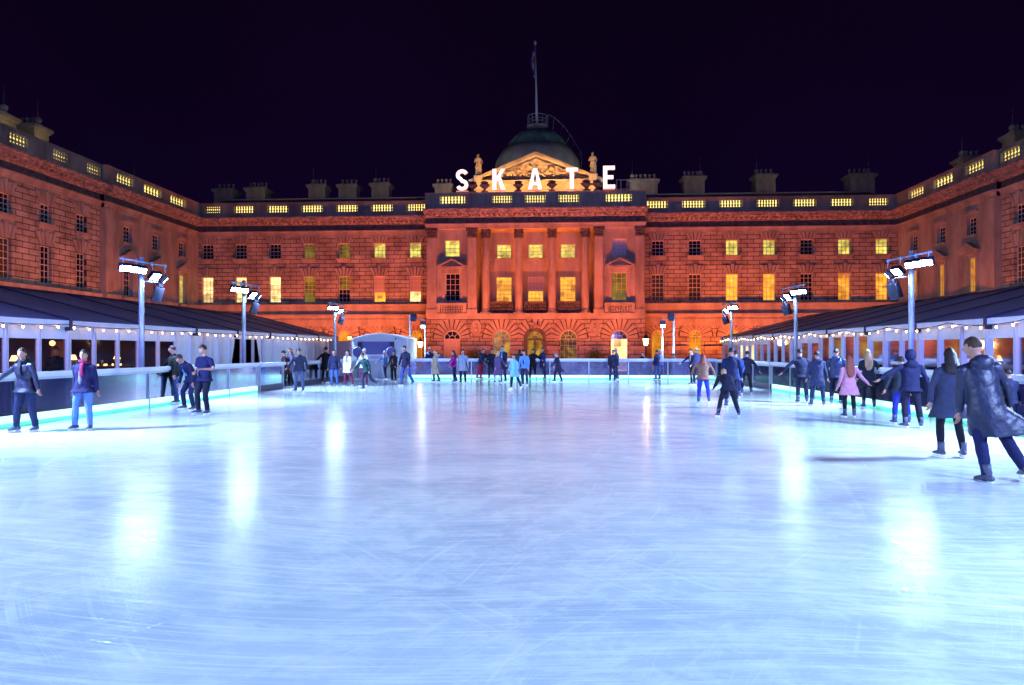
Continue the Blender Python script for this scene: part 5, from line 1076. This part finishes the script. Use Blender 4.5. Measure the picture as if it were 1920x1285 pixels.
def finish_people():
    obs = []
    for (o, vx, fold, e) in JOBS:
        m_ = o.modifiers.new('merge', 'REMESH'); m_.mode = 'VOXEL'; m_.voxel_size = vx; m_.use_smooth_shade = True
        s_ = o.modifiers.new('soften', 'SMOOTH'); s_.iterations = 3; s_.factor = .5
        if fold:
            d_ = o.modifiers.new('folds', 'DISPLACE'); d_.texture = tex; d_.strength = fold; d_.mid_level = .5; d_.texture_coords = 'LOCAL'
    dg = bpy.context.evaluated_depsgraph_get(); dg.update()
    for (o, vx, fold, e) in JOBS:
        me = bpy.data.meshes.new_from_object(o.evaluated_get(dg)); old = o.data; mats = list(old.materials)
        if isinstance(e, MB):          # join face and fingers
            vs = [v.co.copy() for v in me.vertices]; fs = [tuple(p.vertices) for p in me.polygons]; n0 = len(vs)
            vs += [V(v) for v in e.v]; fs += [tuple(i+n0 for i in f) for f in e.f]
            m2 = bpy.data.meshes.new(o.name); m2.from_pydata(vs, [], fs); mi = [0]*len(me.polygons)+e.m; me = m2
            for q in mats: me.materials.append(q)
            me.polygons.foreach_set('material_index', mi); me.update()
        elif not me.materials:
            for q in mats: me.materials.append(q)
        me.polygons.foreach_set('use_smooth', [True]*len(me.polygons)); me.name = o.name
        o.modifiers.clear(); o.data = me
    for o in list(bpy.data.objects):
        if '_place' in o:
            x, y, z0, sc, GZ, fa, ro = o['_place']
            Mx = Matrix.Rotation(ro, 4, 'Y') @ Matrix.Rotation(fa, 4, 'Z') @ Matrix.Scale(sc, 4) @ Matrix.Translation((0, 0, -GZ))
            if abs(ro) > 0: # lowest skate back on the ice
                pts = [Mx @ v.co for c in [o]+[k for k in bpy.data.objects if k.parent == o] for v in c.data.vertices]; Mx = Matrix.Translation((0, 0, -min(q.z for q in pts)-.04*0)) @ Mx
            Mt = Matrix.Translation((x, y, z0)) @ Mx
            # bake rotation and scale into the meshes so that the thing's own origin sits under its feet
            A = Mx
            for c in descend(o): c.data.transform(A); c.data.update()
            o.location = (x, y, z0)
            del o['_place']
            if '_x' in o: del o['_x']
def descend(o):
    r_ = [o]
    for k in bpy.data.objects:
        if k.parent == o: r_ += descend(k)
    return r_
NAVY = (.018, .022, .075); BLK = (.012, .012, .02); JEAN = (.045, .07, .19); LJ = (.13, .24, .55); DJ = (.02, .03, .10); CH = (.05, .055, .09)
SKG = 'skaters on the ice'
def sk(*a, **k): return person(*a, group=SKG, **k)
# near left
sk(49, 811, 652, -8, 'woman in a dark leather jacket and scarf reaching one arm out of the left edge', top=(.022, .024, .07), kind='shiny', bot=DJ, hair='dark', hs='bob', fem=True, scarf=(.03, .03, .06), pose=dict(ra=(18, 52, 22, 50), la=(-4, 20, 0, 14), lean=6, side=-2, hy=14, ll=(2, 5, 6), rl=(6, 8, 8)))
sk(157, 808, 655, 4, 'smiling woman in an open navy coat, magenta scarf and light blue jeans', top=(.02, .018, .10), bot=LJ, hair='dark', hs='short', fem=True, scarf=(.20, .008, .06), shirt=(.18, .18, .26), flare=.07, tlen='hip', pose=dict(ra=(-8, 11, 2, 7), la=(-8, 14, -2, 10), lean=0, ll=(4, 3, 6), rl=(2, 9, 6), hy=0))
sk(326, 757, 648, -42, 'man in a dark green parka with one hand on the left barrier', top=(.018, .03, .022), tlen='hip', bot=JEAN, hair='dark', pose=dict(ra=(20, 48, 30, 46), la=(0, 12, 8, 6), lean=4, ll=(0, 5, 4), rl=(3, 7, 5)))
sk(360, 770, 664, -28, 'man bending forward in an open navy jacket over a light blue shirt', top=(.02, .025, .075), bot=DJ, hair='brown', shirt=(.07, .28, .62), pose=dict(lean=38, hp=18, ra=(-12, 8, 6, 6), la=(-10, 22, 4, 12), ll=(18, 4, 26), rl=(30, 8, 36), hy=-10))
sk(384, 778, 646, -20, 'man in a navy polo shirt holding both forearms bent in front of him', top=(.015, .018, .10), tlen='tee', bot=(.012, .012, .04), hair='brown', pose=dict(ra=(8, 12, 74, -38), la=(10, 34, 96, -20), lean=5, hp=14, ll=(8, 1, 16), rl=(16, 5, 20), hy=-12))
# middle left
sk(534, 727, 657, -70, 'woman in a dark maroon coat sliding her hand along the barrier', top=(.05, .014, .025), tlen='thigh', bot=BLK, hair='black', hs='short', fem=True, hat=(.012, .012, .02), pose=dict(ra=(24, 30, 34, 24), lean=6, ll=(2, 3, 5)))
sk(545, 726, 652, -58, 'brown-haired woman in a grey-mauve coat close behind the maroon coat', top=(.09, .085, .16), tlen='thigh', bot=BLK, hair='brown', hs='bob', fem=True, pose=dict(la=(0, 10, 6, 6)))
sk(562, 735, 653, -6, 'man in a charcoal jacket and grey-blue jeans gliding towards the camera', top=(.03, .035, .08), bot=(.06, .085, .17), hair='dark', pose=dict(ra=(6, 34, 14, 38), la=(-4, 18, 6, 10), lean=8, hp=10, ll=(2, 4, 6), rl=(10, 6, 12)))
sk(610, 718, 651, 165, 'person with curly black hair and a black coat seen from behind, left arm out', top=BLK, tlen='thigh', bot=(.012, .014, .03), hair='black', hs='curly', flare=.03, pose=dict(la=(0, 50, 0, 46), ra=(2, 14, 8, 8), ll=(0, 4, 4), rl=(0, 4, 4)))
sk(627, 724, 656, 0, 'young man in a navy blazer and blue jeans by the farthest left mast', top=(.015, .016, .075), tlen='hip', bot=(.05, .10, .30), hair='dark', pose=dict(ra=(2, 10, 4, 6), la=(2, 18, 6, 12), rl=(2, 4, 6)))
sk(652, 724, 656, -24, 'woman in a cream coat with grey scarf and dark red tights', top=(.55, .50, .50), tlen='thigh', bot=(.16, .01, .05), hair='dark', hs='bob', fem=True, scarf=(.2, .19, .19), legskin=True, pose=dict(ll=(-6, 10, 2), rl=(8, 4, 8), lean=3))
sk(683, 724, 653, -20, 'person in a pale grey beanie half hidden behind the green jacket', top=(.32, .33, .42), bot=(.14, .02, .06), hair='light', hat=(.45, .45, .5), fem=True, pose=dict(ra=(20, 20, 30, 14)))
sk(688, 731, 662, -32, 'skater in a teal green jacket leaning forward with one leg kicked back', top=(.015, .07, .075), bot=(.03, .04, .10), hair='dark', hs='short', pose=dict(lean=24, hp=-6, side=-8, ra=(34, 30, 36, 26), la=(-14, 18, 20, 8), rl=(22, 2, 26), ll=(-14, 8, 44)))
sk(722, 711, 658, -50, 'small child in a denim jacket and white bobble hat reaching left', top=(.05, .09, .25), bot=(.02, .02, .07), hair='light', hat=(.7, .55, .6), pose=dict(ra=(50, 24, 54, 18), la=(10, 12, 20, 6)))
sk(738, 716, 657, -16, 'woman in an open black coat over a pink top beside the tall man', top=BLK, tlen='hip', bot=(.01, .01, .02), hair='brown', hs='bob', fem=True, shirt=(.35, .12, .14), flare=.06, pose=dict(ra=(-6, 16, 4, 10), la=(6, 12, 20, -4)))
sk(761, 723, 648, -34, 'tall man in a dark navy jacket, purple jumper and blue jeans striding left', top=(.015, .015, .055), tlen='hip', bot=(.04, .06, .24), hair='dark', shirt=(.07, .02, .14), pose=dict(la=(6, 14, 16, 4), ra=(10, 12, 20, 6), ll=(-10, 4, 18), rl=(14, 3, 10), hp=14, lean=4))
sk(806, 706, 652, -150, 'man in a navy jacket and cap just behind the beige coat', top=NAVY, bot=BLK, hair='black', hat=(.012, .012, .03), pose=dict(la=(10, 10, 20, 0)))
sk(816, 717, 657, -60, 'brown-haired woman in a long beige coat and dark tights', top=(.36, .28, .22), tlen='knee', bot=BLK, hair='light', hs='bob', fem=True, flare=.10, legskin=True, blow=(.0, .10, 0), pose=dict(ll=(-8, 4, 4), rl=(8, 3, 6), ra=(8, 10, 14, 6)))
person(829, 706, 662, -20, 'person in a bright blue jacket bending over the far rail from outside', top=(.02, .12, .55), bot=NAVY, hair='dark', at=(atY(828, 38.5), 38.75), hz=1.5, z0=-.02, skates=False, boots='boot', pose=dict(lean=62, hp=-20, la=(60, 60, 62, 80), ra=(60, 50, 50, 60)), group='onlookers outside the barrier')
sk(852, 717, 657, -80, 'woman in a magenta coat reaching for the far rail', top=(.32, .015, .22), tlen='hip', bot=(.02, .02, .09), hair='dark', hs='bob', fem=True, pose=dict(ra=(38, 20, 44, 10), la=(20, 12, 30, 0), lean=6))
sk(868, 719, 655, -12, 'man in a light grey coat and dark trousers right of the magenta coat', top=(.22, .24, .34), tlen='thigh', bot=(.012, .014, .03), hair='dark', shirt=(.12, .22, .4), flare=.03, pose=dict(ra=(2, 8, 10, 2), la=(2, 12, 6, 8)))
sk(902, 711, 653, 60, 'person in a navy jacket and crimson trousers leaning right', top=NAVY, bot=(.30, .008, .05), hair='dark', pose=dict(lean=14, la=(46, 30, 50, 24), ra=(30, 12, 40, 6), ll=(-4, 3, 2), rl=(-10, 4, 2)))
sk(922, 711, 654, 2, 'man in a plain navy jacket facing forward beside the crimson trousers', top=(.015, .018, .05), bot=(.02, .025, .07), hair='dark', pose=dict(ra=(2, 14, 6, 10), la=(2, 12, 6, 8), rl=(0, 6, 2), ll=(0, 6, 2)))
sk(943, 717, 648, -30, 'tallest man of the central group in a long navy coat', top=(.015, .02, .07), tlen='thigh', bot=(.02, .03, .10), hair='dark', scarf=(.1, .3, .55), pose=dict(la=(6, 12, 20, 4), rl=(2, 2, 4)))
sk(934, 719, 659, 40, 'fair-haired woman in a mauve coat and white tights holding the tall man', top=(.10, .06, .17), tlen='knee', bot=(.62, .62, .65), hair='light', hs='bob', fem=True, legskin=True, pose=dict(la=(30, 14, 60, -6), rl=(-4, 4, 2)))
sk(965, 731, 664, -40, 'small girl in a pale blue coat with navy sleeves nearest the centre', top=(.16, .42, .62), tlen='thigh', bot=(.015, .015, .06), hair='brown', hs='long', fem=True, boots='bootw', flare=.07, pose=dict(ll=(-16, 5, 8), rl=(10, 3, 8), ra=(10, 14, 26, 4), lean=8))
sk(974, 712, 655, 170, 'person in a navy coat with back turned behind the small girl', top=NAVY, tlen='hip', bot=NAVY, hair='black', hs='long', fem=True)
sk(984, 723, 656, -26, 'man in a pale blue gilet over a navy jumper beside the small girl', top=(.10, .24, .55), bot=(.03, .035, .10), hair='dark', shirt=(.02, .03, .12), pose=dict(lean=7, hp=12, ra=(14, 10, 40, -14), la=(6, 14, 20, 4), rl=(4, 2, 8)))
sk(999, 711, 654, 30, 'person in a black jacket stretching a hand towards the blue coat', top=BLK, bot=(.01, .01, .03), hair='dark', pose=dict(la=(54, 22, 62, 8), ll=(2, 8, 4), rl=(0, 6, 2)))
sk(1018, 711, 652, -55, 'tall person in a plain dark blue coat facing the black jacket', top=(.018, .03, .14), tlen='thigh', bot=(.015, .025, .09), hair='brown', flare=.0, pose=dict(ra=(30, 8, 56, -10)))
sk(1047, 717, 662, -66, 'hunched skater in a flaring dark hooded coat skating left alone', top=(.035, .03, .075), tlen='thigh', bot=(.015, .015, .05), hair='grey', hs='bob', hood=True, flare=.12, blow=(0, .14, 0), pose=dict(lean=18, hp=-6, rl=(26, 3, 20), ll=(-4, 3, 12), ra=(20, 10, 50, 0), la=(16, 10, 46, 0)))
sk(1149, 716, 656, 15, 'man in a navy jacket in front of the yellow arched window', top=(.018, .02, .07), bot=(.02, .03, .10), hair='brown', pose=dict(ll=(6, 2, 10), rl=(-2, 6, 2)))
sk(1156, 712, 653, -100, 'fair-haired person half hidden behind the man by the yellow window', top=(.05, .07, .16), bot=NAVY, hair='light', fem=True)
sk(1205, 711, 660, -10, 'person in a black jacket and grey trousers holding both hands at the face', top=BLK, bot=(.07, .08, .12), hair='dark', hat=(.35, .08, .12), pose=dict(ra=(50, 10, 150, -20), la=(50, 10, 150, -20)))
sk(1232, 712, 656, -130, 'person in a navy coat with pink lining beside the light blue jacket', top=(.03, .03, .12), bot=(.05, .10, .30), hair='black', scarf=(.5, .05, .15), pose=dict(ra=(20, 40, 20, 40)))
sk(1238, 711, 655, -150, 'person in a light blue and crimson jacket standing at the far rail', top=(.22, .34, .55), bot=(.06, .14, .40), hair='light', pose=dict(la=(20, 12, 50, -20)), scarf=(.45, .02, .08))
person(1272, 706, 662, -70, 'onlooker in black leaning on the far rail from outside', top=BLK, bot=BLK, hair='black', hat=(.01, .01, .012), at=(atY(1272, 38.6), 38.75), hz=1.45, z0=-.02, skates=False, pose=dict(lean=44, hp=-20, la=(50, 30, 60, 20), ra=(50, 30, 60, 20)), group='onlookers outside the barrier')
# middle right
sk(1299, 722, 654, -60, 'skater in a fur-hooded navy jacket reaching left near the far right corner', top=NAVY, bot=(.012, .012, .03), hair='dark', hood=True, fem=True, legskin=True, scarf=(.35, .27, .22), pose=dict(ra=(48, 20, 52, 14), la=(30, 14, 40, 6), lean=10))
sk(1306, 719, 652, 150, 'person in a white bobble hat behind the fur-hooded jacket', top=(.06, .06, .18), bot=NAVY, hair='dark', hat=(.5, .48, .55))
sk(1318, 756, 663, 168, 'person in a tan brown jacket and bright blue jeans seen from behind', top=(.24, .12, .085), bot=(.03, .04, .36), hair='red', hs='bob', flare=.08, pose=dict(lean=14, ll=(0, 5, 6), rl=(0, 10, 8), ra=(26, 34, 40, 10), la=(26, 30, 40, 10)))
sk(1370, 764, 652, 176, 'tall man in navy with clasped hands directly behind the bent-over skater', top=(.016, .022, .085), bot=(.014, .016, .05), hair='black', pose=dict(la=(-8, 16, -40, -40), ra=(0, 14, 10, 6), ll=(0, 4, 4), rl=(0, 6, 4)))
sk(1366, 783, 692, 180, 'skater in black bent double with legs wide apart, back to the camera', top=(.016, .018, .05), bot=(.010, .012, .035), hair='blond', flare=.05, pose=dict(lean=66, hp=10, ll=(22, 14, 26, 13), rl=(22, 16, 26, 17), la=(40, 10, 60, 0), ra=(40, 10, 60, 0)))
sk(1379, 746, 657, 172, 'person in a mid blue coat between the clasped-hands man and the black jacket', top=(.025, .06, .22), bot=(.02, .03, .12), hair='black', tlen='thigh', pose=dict(ra=(-6, 14, -20, -20)))
sk(1399, 739, 658, 178, 'skater in a black jacket with a bare right hand swinging out', top=(.014, .015, .045), bot=(.010, .010, .025), hair='black', pose=dict(ra=(4, 38, 4, 28), la=(14, 12, 40, -10), ll=(0, 8, 4), rl=(6, 10, 8), side=-3))
sk(1503, 756, 654, 172, 'skater in a dark jacket with left arm stretched out, leftmost of the right group', top=(.018, .02, .06), tlen='hip', bot=(.016, .02, .06), hair='black', flare=.06, pose=dict(la=(6, 46, 6, 38), ra=(0, 10, 0, 6), ll=(2, 2, 6), rl=(2, 5, 6), side=3))
sk(1532, 761, 658, 178, 'person in a grey-blue parka and jeans with feet wide apart', top=(.04, .05, .115), tlen='thigh', bot=(.03, .04, .11), hair='black', hood=True, flare=.02, pose=dict(ll=(0, 8, 2), rl=(0, 9, 2), ra=(0, 14, 2, 20), la=(4, 10, 8, 6)))
sk(1568, 758, 653, 150, 'person in a puffy blue hooded jacket behind the pink coat', top=(.02, .035, .12), kind='shiny', bot=(.012, .014, .05), hair='dark', hood=True, pose=dict(la=(10, 16, 40, 0), ll=(-4, 3, 6), rl=(10, 2, 8)))
sk(1592, 783, 667, 178, 'woman with long auburn hair in a pink coat and black tights', top=(.52, .22, .32), tlen='thigh', bot=(.012, .010, .02), hair='red', hs='long', fem=True, flare=.05, legskin=True, pose=dict(la=(2, 14, 8, 16), ra=(8, 36, 4, 40), ll=(2, 3, 6), rl=(0, 4, 4)))
sk(1628, 766, 655, 170, 'woman with a blond ponytail in a dark olive jacket by the right barrier', top=(.015, .022, .03), tlen='thigh', bot=(.010, .010, .025), hair='blond', hs='long', fem=True, legskin=True, flare=.03, pose=dict(la=(10, 14, 30, 0), ra=(20, 30, 50, 20), ll=(0, 3, 3), rl=(0, 5, 3)))
sk(1690, 796, 668, 176, 'person in bright blue jeans mostly hidden behind the wide dark hooded coat', top=(.03, .04, .07), bot=(.02, .025, .26), hair='dark', pose=dict(la=(0, 22, 0, 20), ll=(2, 6, 4), rl=(2, 7, 4)))
sk(1707, 803, 656, 176, 'big skater in a dark navy hooded coat holding a hand stretched far left', top=(.012, .014, .07), tlen='hip', bot=(.014, .012, .04), hair='black', hood=2, flare=.05, pose=dict(la=(8, 60, 4, 56), ra=(0, 22, 0, 22), ll=(4, 2, 10), rl=(4, 10, 8), toe=22), skin=1)
sk(1779, 858, 652, 178, 'woman in a grey-blue coat with dark bobbed hair and black tights', top=(.065, .075, .15), tlen='thigh', bot=(.010, .010, .022), hair='dark', hs='bob', fem=True, legskin=True, flare=.06, scarf=(.012, .01, .02), pose=dict(la=(4, 15, 4, 10), ra=(4, 8, 4, 4), ll=(2, 5, 6, 1), rl=(-2, 6, 4, 7)))
sk(1866, 902, 626, 182, 'tall man in a dark parka blowing out to the right, closest to the camera', top=(.026, .032, .085), tlen='thigh', bot=(.018, .022, .11), hair='brown', hs='short', hood=True, kind='shiny', flare=.10, roll=-7, blow=(-.23, -.02, -.07), pose=dict(lean=10, side=-3, la=(6, 8, 14, 2), ra=(4, 20, 10, 4), ll=(4, 1, 12, 2), rl=(2, 14, 12, 18), hy=30, hp=4, toe=14))
sk(1893, 815, 692, 190, 'person with dark hair mostly hidden behind the blowing parka at the right edge', top=(.02, .025, .09), bot=NAVY, hair='black', pose=dict(ra=(4, 20, 6, 14)))
# inside the marquees and on the parapet
person(158, 700, 646, 30, 'curly-haired person in black standing inside the left marquee window', top=BLK, bot=BLK, hair='brown', hs='curly', at=(-15.2, 20.15), hz=1.72, z0=-.02, skates=False, group='people inside the marquees')
person(212, 700, 650, 70, 'guest in grey seated side on behind the left marquee glass', top=(.1, .1, .12), bot=BLK, hair='dark', at=(-16.6, 22.6), hz=1.55, z0=-.02, skates=False, group='people inside the marquees')
person(1575, 700, 655, -60, 'guest in a red jumper inside the right marquee near the doors', top=(.2, .02, .03), bot=BLK, hair='dark', at=(14.2, 26.0), hz=1.7, z0=-.02, skates=False, group='people inside the marquees')
stn = []
for x, lb, f in ((-7.3, 'weathered draped stone statue standing left of the pediment', 10), (4.1, 'weathered draped stone statue standing right of the pediment', -12)):
    s_ = person(900, 700, 600, f, lb, at=(x, 68), hz=2.45, z0=19.0, robe=True, skates=False, hs='bob', tlen='thigh', pose=dict(ra=(10, 14, 80, -20), la=(2, 24, 20, -10), hy=20))
    s_['category'] = 'statue'; s_.name = 'statue'; stn.append(s_)
finish_people()
for s_ in stn:
    for c in descend(s_):
        c.data.materials.clear(); c.data.materials.append(M['relief'])
        c.data.polygons.foreach_set('material_index', [0]*len(c.data.polygons))
        if c != s_: c.name = {'coat': 'robe', 'trousers': 'drapery'}.get(c.name.split('.')[0], c.name.split('.')[0])
    x = s_.location.x; q = MB(); q.box(x-.42, x+.42, 67.55, 68.45, 17.4, 18.99); q.box(x-.5, x+.5, 67.45, 68.55, 17.2, 17.4); q.build('plinth', M['stone'], s_)
